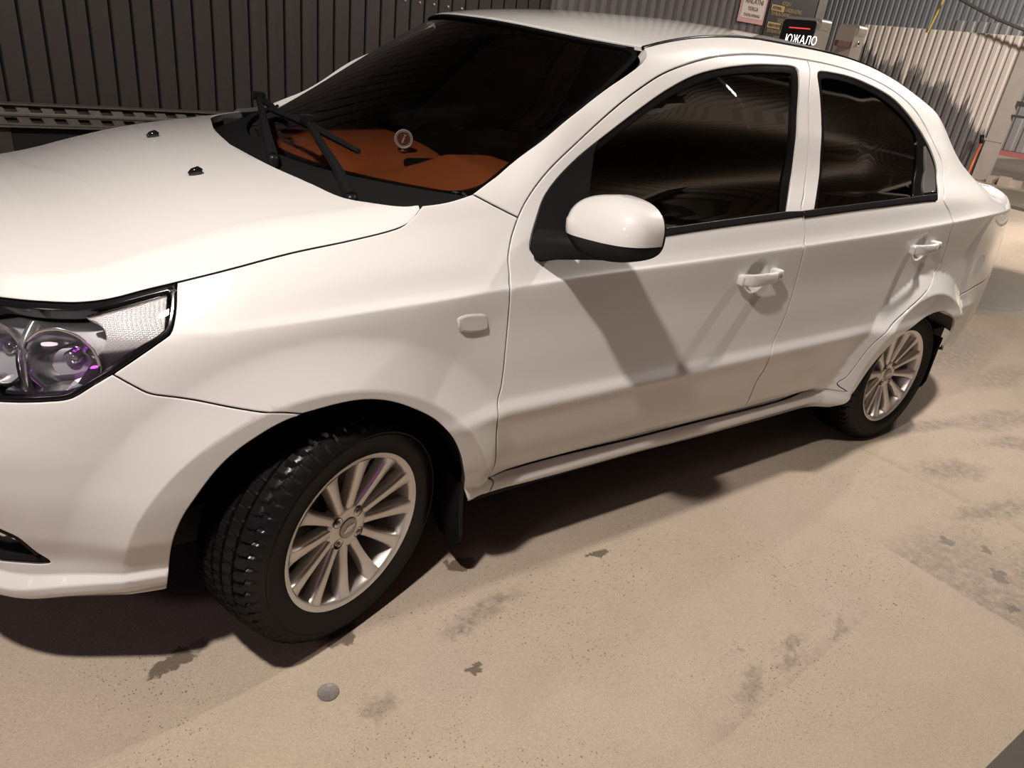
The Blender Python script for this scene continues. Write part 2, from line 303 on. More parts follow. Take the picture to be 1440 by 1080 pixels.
# outlines of the panels on the body surface: (length along the outline, height)
BAKED = {'hood_gap':[(-0.3412,0.9174),(-0.2723,0.9327),(-0.2113,0.9458),(-0.1088,0.9651),(0.0051,0.9828),(0.0979,0.9992),(0.1282,1.0070),(0.1564,1.0225),(0.1765,1.0395),(0.1848,1.0466)],
'seam_fp':[(0.3116,1.0695),(0.3625,1.0463),(0.4226,1.0206)],
'ws_low':[(0.1848,1.0466),(0.2333,1.0518),(0.2697,1.0588),(0.3116,1.0695)],
'gap_A':[(0.4226,1.0206),(0.4445,1.0482),(0.4791,1.0845),(0.5295,1.1274),(0.6154,1.1856),(0.7084,1.2438),(0.8400,1.3155),(0.9210,1.3530),(1.0148,1.3825),(1.1326,1.4092),(1.2281,1.4227),(1.3360,1.4329),(1.4798,1.4391),(1.6404,1.4395)],
'gap_Ar':[(1.6404,1.4395),(1.7844,1.4350),(1.9388,1.4216),(2.0709,1.3979),(2.1833,1.3679),(2.2799,1.3290),(2.3579,1.2783),(2.4320,1.2076),(2.4758,1.1470),(2.4512,1.0877),(2.3882,1.0281),(2.3915,1.0208),(2.4372,0.9775),(2.4428,0.9397),(2.4442,0.9048),(2.4606,0.8422),(2.4594,0.7878),(2.4213,0.7530),(2.4038,0.7369),(2.3521,0.7062),(2.2986,0.6837),(2.2073,0.6439),(2.1064,0.5849),(2.0316,0.5135),(1.9890,0.4302),(1.9668,0.3855),(1.9449,0.3572),(1.9850,0.3275)],
'gap_F':[(0.4226,1.0206),(0.3985,0.9817),(0.3823,0.9456),(0.3780,0.9313),(0.3746,0.9027),(0.3660,0.8762),(0.3681,0.8459),(0.3697,0.7882),(0.3686,0.7304),(0.3643,0.6395),(0.3514,0.5721),(0.3802,0.3405)],
'door_bot':[(0.3802,0.3405),(0.4677,0.3389),(0.6329,0.3355),(0.8222,0.3317),(1.0197,0.3276),(1.2206,0.3235),(1.4409,0.3190)],
'door_botr':[(1.4409,0.3190),(1.7079,0.3164),(1.9850,0.3275)],
'gap_D':[(1.6404,1.4395),(1.5897,1.3368),(1.5788,1.2358),(1.5685,1.1329),(1.5339,1.0633),(1.4936,1.0165),(1.4938,0.9923),(1.5034,0.9513),(1.4848,0.9135),(1.4870,0.8559),(1.4869,0.7616),(1.4647,0.6626),(1.4309,0.5895),(1.4213,0.5635),(1.4270,0.5060),(1.4138,0.4660),(1.4409,0.3190)],
'farch':[(-0.4180,0.2540),(-0.4098,0.3087),(-0.3921,0.4116),(-0.3692,0.4742),(-0.3447,0.5159),(-0.3052,0.5719),(-0.2696,0.6071),(-0.2287,0.6343),(-0.1846,0.6572),(-0.1382,0.6720),(-0.0573,0.6811),(-0.0059,0.6798),(0.0496,0.6657),(0.1079,0.6366),(0.1695,0.5934),(0.2176,0.5363),(0.2469,0.4806),(0.2687,0.4178),(0.2887,0.3644),(0.3185,0.2823)],
'seam_bf':[(-0.4646,0.7742),(-0.4323,0.7526),(-0.4066,0.7365),(-0.3798,0.7293),(-0.3321,0.7186),(-0.2791,0.7042),(-0.2259,0.6913),(-0.1733,0.6817),(-0.1382,0.6720)],
'hl_top':[(-0.7068,0.8706),(-0.6080,0.8752),(-0.5629,0.8774),(-0.5261,0.8802),(-0.4766,0.8874),(-0.4021,0.9041),(-0.3432,0.9168)],
'hl_right':[(-0.3426,0.9161),(-0.3481,0.8813),(-0.3584,0.8493),(-0.3637,0.8420)],
'hl_bot':[(-0.3637,0.8420),(-0.4310,0.7976),(-0.4653,0.7744),(-0.4995,0.7531),(-0.5335,0.7311),(-0.5492,0.7261),(-0.5781,0.7221),(-0.6126,0.7183),(-0.6611,0.7138)],
'sill_f':[(0.3802,0.3405),(0.3983,0.3301),(0.3828,0.2963)],
'fend_bot':[(0.3185,0.2823),(0.3448,0.3002),(0.3828,0.2963)],
'sill_bot':[(0.3828,0.2963),(0.5065,0.2837),(0.7099,0.2708),(0.9124,0.2679),(1.0386,0.2641),(1.2507,0.2519),(1.6527,0.2385),(1.8400,0.2370),(1.9300,0.2360),(1.9850,0.2350)],
'win_f':[(0.4555,0.9393),(0.4453,0.9539),(0.4523,0.9763),(0.4749,1.0175),(0.5021,1.0608),(0.5434,1.1001),(0.6077,1.1457),(0.6794,1.1869),(0.8331,1.2674),(0.9347,1.3163),(1.0443,1.3570),(1.1627,1.3830),(1.3252,1.4044),(1.4540,1.4127),(1.5349,1.4143),(1.5543,1.4089),(1.5539,1.3974),(1.5306,1.3092),(1.5130,1.2038),(1.4868,1.1074),(1.4180,1.0132)],
'strip_f_top':[(1.4180,1.0132),(1.2612,1.0054),(1.0742,0.9955),(0.9127,0.9860),(0.7000,0.9731),(0.5120,0.9588)],
'strip_f_bot':[(1.4922,0.9972),(1.3043,0.9886),(1.1442,0.9808),(0.9099,0.9666),(0.6957,0.9531),(0.5076,0.9381),(0.4555,0.9393)],
'glass_f':[(0.6691,1.1656),(0.7279,1.1968),(0.8311,1.2511),(0.9329,1.2994),(1.0417,1.3396),(1.1579,1.3691),(1.3196,1.3893),(1.4467,1.3982),(1.5074,1.4006),(1.5230,1.3974),(1.5219,1.3858),(1.5025,1.2832),(1.4806,1.1627),(1.3995,1.0182),(1.3949,1.0118)],
'sail_edge':[(0.6691,1.1656),(0.6449,1.0734),(0.6109,0.9675)],
'win_r':[(1.5632,1.0168),(1.6309,1.1024),(1.6466,1.1858),(1.6549,1.2636),(1.6558,1.3401),(1.6600,1.3942),(1.6686,1.4055),(1.6850,1.4104),(1.7119,1.4121),(1.8608,1.4071),(1.9918,1.3882),(2.1231,1.3569),(2.2177,1.3154),(2.2958,1.2710),(2.3427,1.2400),(2.3946,1.1893),(2.4239,1.1351),(2.3976,1.0827),(2.3408,1.0336),(2.3296,1.0281)],
'strip_r_bot':[(1.4994,0.9931),(1.5329,0.9950),(1.8683,1.0115),(2.2172,1.0256),(2.3296,1.0281)],
'strip_r_top':[(1.4995,1.0135),(1.5632,1.0168),(1.8773,1.0312),(2.2363,1.0464),(2.3471,1.0503)],
'glass_r':[(1.5763,1.0169),(1.6444,1.1024),(1.6625,1.1860),(1.6710,1.2641),(1.6722,1.3409),(1.6771,1.3873),(1.6866,1.3938),(1.7056,1.3979),(1.7875,1.3987),(1.9175,1.3864),(2.0488,1.3589),(2.1640,1.3181),(2.2529,1.2735),(2.2961,1.2358),(2.2892,1.1827),(2.2652,1.1239),(2.1831,1.0439)],
'qplast':[(2.3443,1.2068),(2.3755,1.1748),(2.3974,1.1233),(2.3434,1.0570),(2.2526,1.0527),(2.3214,1.1237)],
'ws_edge':[(0.3116,1.0695),(0.3567,1.0920),(0.4022,1.1141),(0.4963,1.1713),(0.5970,1.2389),(0.7244,1.3053),(0.8136,1.3497),(0.8616,1.3768),(0.8787,1.3903),(0.8845,1.4003),(0.8826,1.4128)],
'ditch':[(0.8826,1.4128),(0.9546,1.4295),(1.0463,1.4466),(1.1436,1.4598),(1.2927,1.4728),(1.4157,1.4777)],
'fog':[(-0.7138,0.4271),(-0.6817,0.4107),(-0.6593,0.3705),(-0.6372,0.3437),(-0.6533,0.3379),(-0.6936,0.3327),(-0.7542,0.3239)],
'repeater':[(0.2245,0.8240),(0.2410,0.8295),(0.2719,0.8288),(0.3000,0.8235),(0.3086,0.8093),(0.3096,0.7900),(0.2940,0.7852),(0.2605,0.7857),(0.2330,0.7922)],
'turn_top':[(-0.5106,0.8626),(-0.4726,0.8724),(-0.4210,0.8851),(-0.3636,0.8998)],
'turn_right':[(-0.3636,0.8998),(-0.3734,0.8472)],
'turn_bot':[(-0.3734,0.8472),(-0.4110,0.8263),(-0.4732,0.7850),(-0.5167,0.7526),(-0.5278,0.7548)],
'turn_arc':[(-0.5278,0.7548),(-0.4986,0.7963),(-0.4823,0.8167),(-0.4748,0.8335),(-0.4788,0.8483),(-0.4933,0.8588),(-0.5106,0.8626)],
'chr_top':[(-0.5138,0.8662),(-0.4730,0.8772),(-0.4209,0.8904),(-0.3591,0.9050),(-0.3636,0.8998)],
'strip_f_mid':[(1.4137,1.0029),(1.2576,0.9954),(1.0711,0.9850),(0.9102,0.9759),(0.6978,0.9627),(0.5098,0.9482),(0.4555,0.9393)],
'strip_r_mid':[(1.5577,1.0036),(1.8719,1.0209),(2.2277,1.0356)]}

HANDLE_F = (1.2738, 0.8369); HANDLE_R = (2.2454, 0.8694)

# ================================================================ GROUND
def ground_mat():
    m, nt, b = new_mat('wet_concrete'); N = nt.nodes; L = nt.links
    geo = N.new('ShaderNodeNewGeometry')
    def noise(scale, det=6, rough=.6, vec=None, dist=0):
        n = N.new('ShaderNodeTexNoise'); n.inputs['Scale'].default_value = scale; n.inputs['Detail'].default_value = det; n.inputs['Roughness'].default_value = rough; n.inputs['Distortion'].default_value = dist
        L.new(vec or geo.outputs['Position'], n.inputs['Vector']); return n
    def ramp(src, a, b_, lo=0, hi=1):
        r = N.new('ShaderNodeMapRange'); r.inputs['From Min'].default_value = a; r.inputs['From Max'].default_value = b_; r.inputs['To Min'].default_value = lo; r.inputs['To Max'].default_value = hi
        L.new(src, r.inputs['Value']); return r.outputs['Result']
    def math_(op, a, b_=None):
        n = N.new('ShaderNodeMath'); n.operation = op
        for i, v in ((0, a), (1, b_)):
            if v is None: continue
            if isinstance(v, (int, float)): n.inputs[i].default_value = v
            else: L.new(v, n.inputs[i])
        return n.outputs[0]
    def mix(f, A, B, bt='MIX'):
        x = N.new('ShaderNodeMix'); x.data_type = 'RGBA'; x.blend_type = bt
        for k, v in (('Factor', f), ('A', A), ('B', B)):
            i = x.inputs[k]
            if isinstance(v, tuple): i.default_value = (*v, 1)
            elif isinstance(v, (int, float)): i.default_value = v
            else: L.new(v, i)
        return x.outputs['Result']
    big = noise(1.1, 4); mid = noise(7, 8, .65); fine = noise(210, 5, .75); fine2 = noise(60, 6, .7); hue = noise(.9, 3)
    col = mix(ramp(hue.outputs['Fac'], .40, .60), (.415, .350, .262), (.425, .350, .290))
    col = mix(math_('MULTIPLY', ramp(big.outputs['Fac'], .42, .66), .45), col, (.375, .31, .24))
    col = mix(math_('MULTIPLY', ramp(mid.outputs['Fac'], .42, .72), .45), col, (.35, .29, .225))
    col = mix(1, col, ramp(fine2.outputs['Fac'], .25, .75, .93, 1.07), 'MULTIPLY')
    col = mix(1, col, ramp(fine.outputs['Fac'], .25, .75, .74, 1.24), 'MULTIPLY')
    # dark pores and light grit, thinned out patch-wise
    pore = None
    for vs, r0, r1, m0, m1 in ((58, .10, .17, .44, .60), (120, .12, .20, .40, .55)):
        vo = N.new('ShaderNodeTexVoronoi'); vo.inputs['Scale'].default_value = vs; L.new(geo.outputs['Position'], vo.inputs['Vector'])
        pk = math_('MULTIPLY', ramp(vo.outputs['Distance'], r0, r1, 1, 0), ramp(noise(2.6, 3).outputs['Fac'], m0, m1))
        sx_ = N.new('ShaderNodeSeparateColor'); L.new(vo.outputs['Color'], sx_.inputs[0]); pk = math_('MULTIPLY', pk, ramp(sx_.outputs[0], .45, .6))
        pore = pk if pore is None else math_('MAXIMUM', pore, pk)
    col = mix(math_('MULTIPLY', pore, .72), col, (.07, .055, .04))
    vg = N.new('ShaderNodeTexVoronoi'); vg.inputs['Scale'].default_value = 90; mg = N.new('ShaderNodeVectorMath'); mg.inputs[1].default_value = (3.1, 7.7, 0); L.new(geo.outputs['Position'], mg.inputs[0]); L.new(mg.outputs[0], vg.inputs['Vector'])
    sg_ = N.new('ShaderNodeSeparateColor'); L.new(vg.outputs['Color'], sg_.inputs[0])
    grit = math_('MULTIPLY', ramp(vg.outputs['Distance'], .08, .16, 1, 0), ramp(sg_.outputs[1], .72, .8))
    col = mix(math_('MULTIPLY', grit, .5), col, (.66, .56, .44))
    # wet patches with shapes of their own : distorted ellipses
    warp = noise(11, 5, .7); sc = N.new('ShaderNodeVectorMath'); sc.operation = 'SCALE'; sc.inputs['Scale'].default_value = .17
    sb = N.new('ShaderNodeVectorMath'); sb.operation = 'SUBTRACT'; sb.inputs[1].default_value = (.5, .5, .5); L.new(warp.outputs['Color'], sb.inputs[0]); L.new(sb.outputs[0], sc.inputs[0])
    ad = N.new('ShaderNodeVectorMath'); L.new(geo.outputs['Position'], ad.inputs[0]); L.new(sc.outputs[0], ad.inputs[1])
    adl = N.new('ShaderNodeVectorMath'); sl_ = N.new('ShaderNodeVectorMath'); sl_.operation = 'SCALE'; sl_.inputs['Scale'].default_value = .25; L.new(sc.outputs[0], sl_.inputs[0]); L.new(geo.outputs['Position'], adl.inputs[0]); L.new(sl_.outputs[0], adl.inputs[1])
    wet = None; damp = None
    for x, y, rx, ry, rot, kind in STAINS:
        mp = N.new('ShaderNodeMapping'); mp.vector_type = 'TEXTURE'; mp.inputs['Location'].default_value = (x, y, 0); mp.inputs['Rotation'].default_value = (0, 0, math.radians(rot)); mp.inputs['Scale'].default_value = (rx, ry, 1)
        L.new(ad.outputs[0], mp.inputs['Vector'])
        ln = N.new('ShaderNodeVectorMath'); ln.operation = 'LENGTH'; L.new(mp.outputs[0], ln.inputs[0])
        soft = ramp(ln.outputs['Value'], .80, 1.0, 1, 0) if kind == 0 else ramp(ln.outputs['Value'], .45, 1.05, 1, 0)
        if kind == 0: wet = soft if wet is None else math_('MAXIMUM', wet, soft)
        else: damp = soft if damp is None else math_('MAXIMUM', damp, soft)
    for (ax, ay), (bx, by), depth, amt in SLABS:
        ux, uy = bx-ax, by-ay; ll = math.hypot(ux, uy); ux, uy = ux/ll, uy/ll
        def dot(vx, vy):
            dn = N.new('ShaderNodeVectorMath'); dn.operation = 'DOT_PRODUCT'; s0 = N.new('ShaderNodeVectorMath'); s0.operation = 'SUBTRACT'; s0.inputs[1].default_value = (ax, ay, 0)
            L.new(adl.outputs[0], s0.inputs[0]); L.new(s0.outputs[0], dn.inputs[0]); dn.inputs[1].default_value = (vx, vy, 0); return dn.outputs['Value']
        d_ = dot(-uy, ux); t_ = dot(ux, uy)
        k_ = math_('MULTIPLY', ramp(d_, 0, .008), ramp(d_, depth*.2, depth, 1, 0)); k_ = math_('MULTIPLY', k_, math_('MULTIPLY', ramp(t_, 0, .12), ramp(t_, ll-.15, ll, 1, 0)))
        k_ = math_('MULTIPLY', k_, amt); damp = math_('MAXIMUM', damp, k_)
    damp = math_('MULTIPLY', damp, ramp(noise(28, 6, .75).outputs['Fac'], .34, .60))
    col = mix(math_('MULTIPLY', damp, .62), col, (.10, .082, .065))
    col = mix(math_('MULTIPLY', wet, .80), col, (.085, .065, .045))
    L.new(col, b.inputs['Base Color'])
    L.new(ramp(math_('MAXIMUM', math_('MULTIPLY', wet, .8), math_('MULTIPLY', damp, .5)), 0, 1, .85, .25), b.inputs['Roughness'])
    b.inputs['Specular IOR Level'].default_value = .35
    bp = N.new('ShaderNodeBump'); bp.inputs['Strength'].default_value = .8; bp.inputs['Distance'].default_value = .004
    hgt = math_('SUBTRACT', math_('ADD', math_('MULTIPLY', fine.outputs['Fac'], .35), math_('MULTIPLY', fine2.outputs['Fac'], .8)), math_('MULTIPLY', pore, .6))
    L.new(hgt, bp.inputs['Height']); L.new(bp.outputs['Normal'], b.inputs['Normal'])
    return m
# x, y, half length, half width, turn, 0 = wet / 1 = damp
STAINS = [(-.415,-.74,.055,.036,20,0), (-.345,-.715,.045,.016,12,1), (.374,-.735,.05,.03,0,0), (-.041,-.835,.05,.04,30,0), (.778,-.885,.032,.020,10,0),
 (.33,-.935,.17,.05,10,1), (.20,-1.09,.02,.015,0,0), (-.039,-1.075,.05,.04,0,1), (.868,-1.361,.02,.012,0,1),
 (.80,-1.47,.10,.035,20,1), (1.0,-1.45,.12,.025,14,1), (1.2,-1.46,.08,.025,20,1),
 (2.1,-1.68,.40,.16,8,1), (1.96,-1.392,.03,.018,0,0), (1.922,-1.576,.04,.02,0,0), (1.80,-1.66,.035,.02,0,0), (2.05,-1.48,.03,.018,0,0),
 (2.5,-1.15,.22,.09,-20,1), (2.75,-.87,.5,.05,-14,1), (3.25,-1.0,.35,.10,-10,1), (3.1,-1.17,.25,.07,-20,1), (2.35,-1.39,.3,.06,-14,1),
 (4.0,-.35,.75,.28,10,1), (4.15,-.30,.45,.2,0,1), (6.0,.25,1.1,.55,10,0), (5.3,.05,.5,.2,10,1), (8.5,.6,1.0,.5,0,1), (10.2,2.0,2.0,.5,0,1), (12.5,3.0,1.4,.8,0,0), (16,3.6,3,1.2,0,1), (20,5,4,1.5,0,0), (3.9,-.75,.4,.12,0,1)]
SLABS = [((1.70,-1.27),(1.725,-1.89),.55,.95), ((.5,-1.555),(1.42,-1.47),.05,.40), ((2.26,-.80),(2.33,-1.85),.07,.45)]
GR = ground_mat()
fl = MB(); fl.box((-9, -1.905, -.12), (32, 16, 0)); fl.box((-9, -9, -.12), (32, -2.36, -.004))
tag(fl.build('floor', GR), kind='structure')
# drainage channel along the bay edge
dr = tag(empty('drain_channel', (1, -1.95, 0)), 'dark steel edged drain channel let into the concrete at the bottom right', 'drain')
D0 = Vector((1, -1.95, 0))
def loc_build(mb, name, mat, parent, o0, **k):
    mb.v = [tuple(Vector(p)-o0) for p in mb.v]; return mb.build(name, mat, parent, **k)
M_ = MB().box((-9, -1.960, -.10), (32, -1.905, .004)); loc_build(M_, 'edge_rail', DSTEEL, dr, D0)
M_ = MB().box((-9, -2.36, -.10), (32, -2.31, .004)); loc_build(M_, 'edge_rail', DSTEEL, dr, D0)
M_ = MB().box((-9, -2.31, -.13), (32, -1.96, -.045)); loc_build(M_, 'channel_bed', pmat('wet_silt', (.16, .135, .115), .5, bump=.6, bscale=40, var=.4), dr, D0)
rk = MB()
for k in range(46):
    x = .6+1.5*random.random(); y = -2.02-.2*random.random(); r = .006+.016*random.random(); bm = bmesh.new(); bmesh.ops.create_icosphere(bm, subdivisions=1, radius=r)
    rk.add([tuple(v.co*(.7+.6*random.random())+Vector((x-1, y+1.95, -.04))) for v in bm.verts], [[v.index for v in f.verts] for f in bm.faces]); bm.free()
tag(rk.build('gravel', pmat('black_gravel', (.012, .013, .016), .6), dr), kind='stuff')
# steel disc lying in front of the wheel
dk = MB().lathe([(.0001, .003), (.019, .003), (.021, .0045), (.0232, .0045), (.0242, .003), (.0242, 0), (.0001, 0)], 48)
dk.v = [tuple(v) for v in dk.v]
o = dk.build('metal_disc', pmat('worn_steel_disc', (.22, .205, .19), .55, .4, bump=.6, bscale=180, var=.45), None, True, 40); o.location = (-.13, -.988, 0.0005)
tag(o, 'small round worn grey metal disc lying on the concrete near the front tyre', 'disc')
# ================================================================ FENCES
SLAT = pmat('dark_brown_sheet', (.046, .039, .037), .42, bump=.25, bscale=25, var=.22)
GAPB = pmat('fence_backing', (.006, .005, .005), .9)
FY = 2.5
sf = tag(empty('slat_fence', (0, FY, 0)), 'tall dark brown fence of narrow vertical metal slats behind the car', 'fence')
P = .1006; x0 = -.408-.036
def slat_mesh(w, h, d, name):
    prof = [(0, d), (0, .004), (.004, 0), (w*.45, .0008), (w*.55, .0008), (w-.004, 0), (w, .004), (w, d)]
    v = [(x, y, z) for z in (0, h) for x, y in prof]; n = len(prof)
    me = bpy.data.meshes.new(name); me.from_pydata(v, [], [(i, i+1, n+i+1, n+i) for i in range(n-1)]); me.materials.append(SLAT); me.update(); return me
sm_ = slat_mesh(P-.011, 3.9, .03, 'slat')
for k in range(-32, 33):
    o = bpy.data.objects.new('slat', sm_); COL.objects.link(o); o.parent = sf; o.location = (x0+.0065+k*P, 0, .02)
M_ = MB().box((-3.7, FY+.028, 0), (2.87, FY+.05, 3.9)); loc_build(M_, 'backing_board', GAPB, sf, Vector((0, FY, 0)))
rv = MB()
for k in range(9):
    xx = 1.42+.172*k*.6
    rv.lathe([(.009, 0), (.008, -.004), (.001, -.006)], 8, Matrix.Translation((xx, -.001, 1.50+.012*k*.0)) @ Matrix.Rotation(-math.pi/2, 4, 'X'))
rv.v = [(a, -abs(b), c) for a, b, c in rv.v]
tag(rv.build('screw_heads', pmat('screw_zinc', (.4, .38, .35), .4, .8), sf), kind='stuff')
def sheet_mesh(width, height, pitch, depth, mat, name, flat=.55):
    """trapezoid corrugated sheet in the local XZ plane, ribs towards -Y"""
    n = int(round(width/pitch)); prof = []
    for k in range(n):
        a = k*pitch
        prof += [(a, 0), (a+pitch*.30, 0), (a+pitch*.40, -depth), (a+pitch*.90, -depth)]
    prof.append((n*pitch, 0)); m = len(prof)
    v = [(x, y, z) for z in (0, height) for x, y in prof]
    me = bpy.data.meshes.new(name); me.from_pydata(v, [], [(i, i+1, m+i+1, m+i) for i in range(m-1)]); me.materials.append(mat); me.update(); return me, n*pitch
GSHEET = pmat('grey_galvanised_sheet', (.20, .19, .185), .45, .25, bump=.1, bscale=15, var=.12)
cf = tag(empty('corrugated_fence', (2.87, FY, 0)), 'mid grey corrugated metal fence behind the roof of the car', 'fence')
me, w = sheet_mesh(1.0, 3.9, .1, .018, GSHEET, 'metal_sheet')
for k in range(3):
    o = bpy.data.objects.new('metal_sheet', me); COL.objects.link(o); o.parent = cf; o.location = (k*w, .003*(k % 2), 0)
MB().box((3.0, -.03, 0), (3.12, .05, 3.9)).build('corner_post', STEEL, cf)
# perforated rail along the fence
rl = tag(empty('perforated_rail', (0, 2.36, .6)), 'grey brown perforated metal channel fixed low along the dark slat fence', 'rail')
RAILM = pmat('dusty_channel', (.115, .10, .085), .6, .2, bump=.5, bscale=30, var=.35)
def perf(z0, z1, y0, y1, name):
    """strip with a row of slanted openings between (y0,z0) and (y1,z1)"""
    m = MB(); p = .104; th = .006
    def q(x, t): return (x, y0+(y1-y0)*t, z0+(z1-z0)*t)
    def slab(a, b, c, d):
        n = Vector((0, z1-z0, -(y1-y0))).normalized()*th
        v = [Vector(k) for k in (a, b, c, d)]; m.add(v+[k+n for k in v], [(0,1,2,3),(7,6,5,4),(0,4,5,1),(1,5,6,2),(2,6,7,3),(3,7,4,0)])
    slab(q(-3.6, 0), q(2.8, 0), q(2.8, .22), q(-3.6, .22)); slab(q(-3.6, .80), q(2.8, .80), q(2.8, 1), q(-3.6, 1))
    for k in range(-35, 27):
        x = k*p; slab(q(x, .22), q(x+.052, .22), q(x+.040, .80), q(x-.012, .80))
    m.v = [(a, b-2.36, c-.6) for a, b, c in m.v]
    return m.build(name, RAILM, rl)
perf(.757, .803, 2.335, 2.35, 'top_web'); perf(.708, .752, 2.33, 2.33, 'front_web')
MB().box((-3.6, -.038, .201), (2.8, .03, .207)).box((-3.6, -.04, .152), (2.8, -.02, .157)).box((-3.6, -.045, .098), (2.8, -.01, .106)).build('rail_lip', RAILM, rl)
MB().box((-3.6, .01, -.58), (2.8, .03, .098)).build('rail_shade', DARK, rl)  # black sheet standing for the shade below the rail
MB().box((-3.6, -.0, .11), (2.8, .10, .19)).build('rail_inner_shade', pmat('rail_shadow', (.035, .03, .027), .8), rl)  # dark block behind the openings, coloured as the shade inside the channel
for k in range(9): MB().box((-3.4+.72*k, .0, -.6), (-3.34+.72*k, .06, .1)).build('rail_bracket', DSTEEL, rl)
# light sheet fence across the yard, streaked with water below
def wetsheet():
    m, nt, b = new_mat('light_sheet_wet'); N = nt.nodes; L = nt.links
    tc = N.new('ShaderNodeTexCoord'); sp = N.new('ShaderNodeSeparateXYZ'); L.new(tc.outputs['Object'], sp.inputs[0])
    def noise(sx, sz, det, scale):
        mp = N.new('ShaderNodeMapping'); mp.inputs['Scale'].default_value = (sx, 0, sz); L.new(tc.outputs['Object'], mp.inputs[0])
        n = N.new('ShaderNodeTexNoise'); n.inputs['Scale'].default_value = scale; n.inputs['Detail'].default_value = det; n.inputs['Roughness'].default_value = .75; L.new(mp.outputs[0], n.inputs['Vector']); return n.outputs['Fac']
    def mth(op, a, c):
        n = N.new('ShaderNodeMath'); n.operation = op
        for i, v in ((0, a), (1, c)):
            if isinstance(v, (int, float)): n.inputs[i].default_value = v
            else: L.new(v, n.inputs[i])
        return n.outputs[0]
    # height of the water line falls towards +X (object space)
    cv = N.new('ShaderNodeFloatCurve'); c = cv.mapping.curves[0]; c.points[0].location = (0, 1.0); c.points[1].location = (1, .10)
    for x, y in ((.45, .80), (.70, .66), (.86, .44), (.93, .32)): c.points.new(x, y)
    cv.mapping.update(); L.new(mth('DIVIDE', sp.outputs['X'], 3.3), cv.inputs['Value'])
    line = mth('MULTIPLY', cv.outputs[0], 1.95)
    line = mth('ADD', line, mth('MULTIPLY', mth('SUBTRACT', noise(1, .02, 5, 9), .5), 1.5))
    line = mth('ADD', line, mth('MULTIPLY', mth('SUBTRACT', noise(1, .05, 3, 40), .5), .9))
    d = mth('SUBTRACT', line, sp.outputs['Z'])
    r = N.new('ShaderNodeMapRange'); r.inputs['From Min'].default_value = -.02; r.inputs['From Max'].default_value = .05; L.new(d, r.inputs['Value'])
    x = N.new('ShaderNodeMix'); x.data_type = 'RGBA'; x.inputs['A'].default_value = (.58, .525, .485, 1); x.inputs['B'].default_value = (.15, .138, .136, 1)
    L.new(r.outputs[0], x.inputs['Factor']); L.new(x.outputs['Result'], b.inputs['Base Color']); b.inputs['Roughness'].default_value = .5; b.inputs['Specular IOR Level'].default_value = .3
    return m
yf = tag(empty('sheet_fence', (14.3, 7.3, 0)), 'pale corrugated sheet fence across the yard with dark wet streaks below', 'fence')
yf.rotation_euler = (0, 0, -math.pi/2)
me, w = sheet_mesh(3.3, 2.34, .15, .03, wetsheet(), 'sheet_panel')
o = bpy.data.objects.new('sheet_panel', me); COL.objects.link(o); o.parent = yf; o.location = (0, 0, .02)
PALE = pmat('pale_painted_steel', (.44, .39, .355), .5, .1, var=.12, bscale=6)
MB().box((3.08, -.05, 0), (3.32, .10, 2.36)).box((3.06, -.06, .66), (3.34, .0, .70)).build('end_post', PALE, yf)
# slim bracket arm on the post
MB().box((3.32, -.02, 1.28), (3.7, .03, 1.36)).box((3.32, -.02, 1.10), (3.7, .03, 1.14)).build('gate_hinge', STEEL, yf)
gt = tag(empty('yard_gate', (22, 9.5, 0)), 'grey ribbed sheet gate far behind the post at the right edge', 'gate'); gt.rotation_euler = (0, 0, -math.pi/2)
me, w = sheet_mesh(9.0, 3.0, .3, .04, pmat('grey_gate_sheet', (.30, .285, .275), .5, .1, var=.1, bscale=4), 'gate_sheet')
o = bpy.data.objects.new('gate_sheet', me); COL.objects.link(o); o.parent = gt; o.location = (0, 0, .12)
MB().box((0, -.5, 0), (9, .1, .11)).build('gate_sill', pmat('red_painted_kerb', (.42, .14, .12), .7, bump=.4, bscale=8, var=.2), gt)
# tall sheet wall beyond
up = tag(empty('shed_wall', (24, 18, 0)), 'tall blue grey ribbed shed wall above and behind the pale fence', 'wall'); up.rotation_euler = (0, 0, -math.pi/2)
me, w = sheet_mesh(13.0, 7.5, .2, .03, pmat('blue_grey_sheet', (.30, .295, .295), .5, .1, var=.1, bscale=3), 'wall_sheet')
o = bpy.data.objects.new('wall_sheet', me); COL.objects.link(o); o.parent = up
cb = MB(); cb.tube([(13.9,6.5,3.3),(13.9,5.435,2.865),(13.9,5.072,2.725),(13.9,4.589,2.552),(13.9,4.143,2.429),(13.9,3.664,2.315),(13.9,2.6,2.2)], .026, 8)  # thin grey tube in place of a soft shadow on the shed wall
tag(cb.build('shadow_band', pmat('grey_shadow_band', (.07, .068, .068), .7), None, True), 'grey tube standing in for a soft shadow band across the blue grey wall at the top right', 'shadow_band')
tag(MB().tube([(14.25, 5.92, 2.32), (14.2, 5.80, 2.9), (14.2, 5.74, 3.4)], .018, 8).build('yellow_pipe', pmat('yellow_paint', (.6, .42, .08), .5)), 'thin yellow pipe rising above the top of the pale fence', 'pipe')
# kerbs and slab steps in the yard
KB = pmat('yard_kerb', (.40, .34, .28), .8, bump=.5, bscale=20, var=.2)
tag(MB().box((14.0, 3.35, 0), (14.22, 3.85, .12)).box((13.9, 3.45, 0), (14.0, 3.62, .16)).build('kerb_block', KB), 'pale concrete kerb block at the foot of the fence post', 'kerb')
tag(MB().box((14.4, -1.7, 0), (14.7, 3.2, .12)).build('yard_kerb', KB), 'long low pale kerb crossing the wet yard behind the car', 'kerb')
tag(MB().box((11.2, -1.7, 0), (11.5, 2.6, .045)).build('slab_step', pmat('dark_joint', (.12, .10, .09), .7, bump=.4, bscale=12)), 'low dark step across the yard behind the boot', 'step')
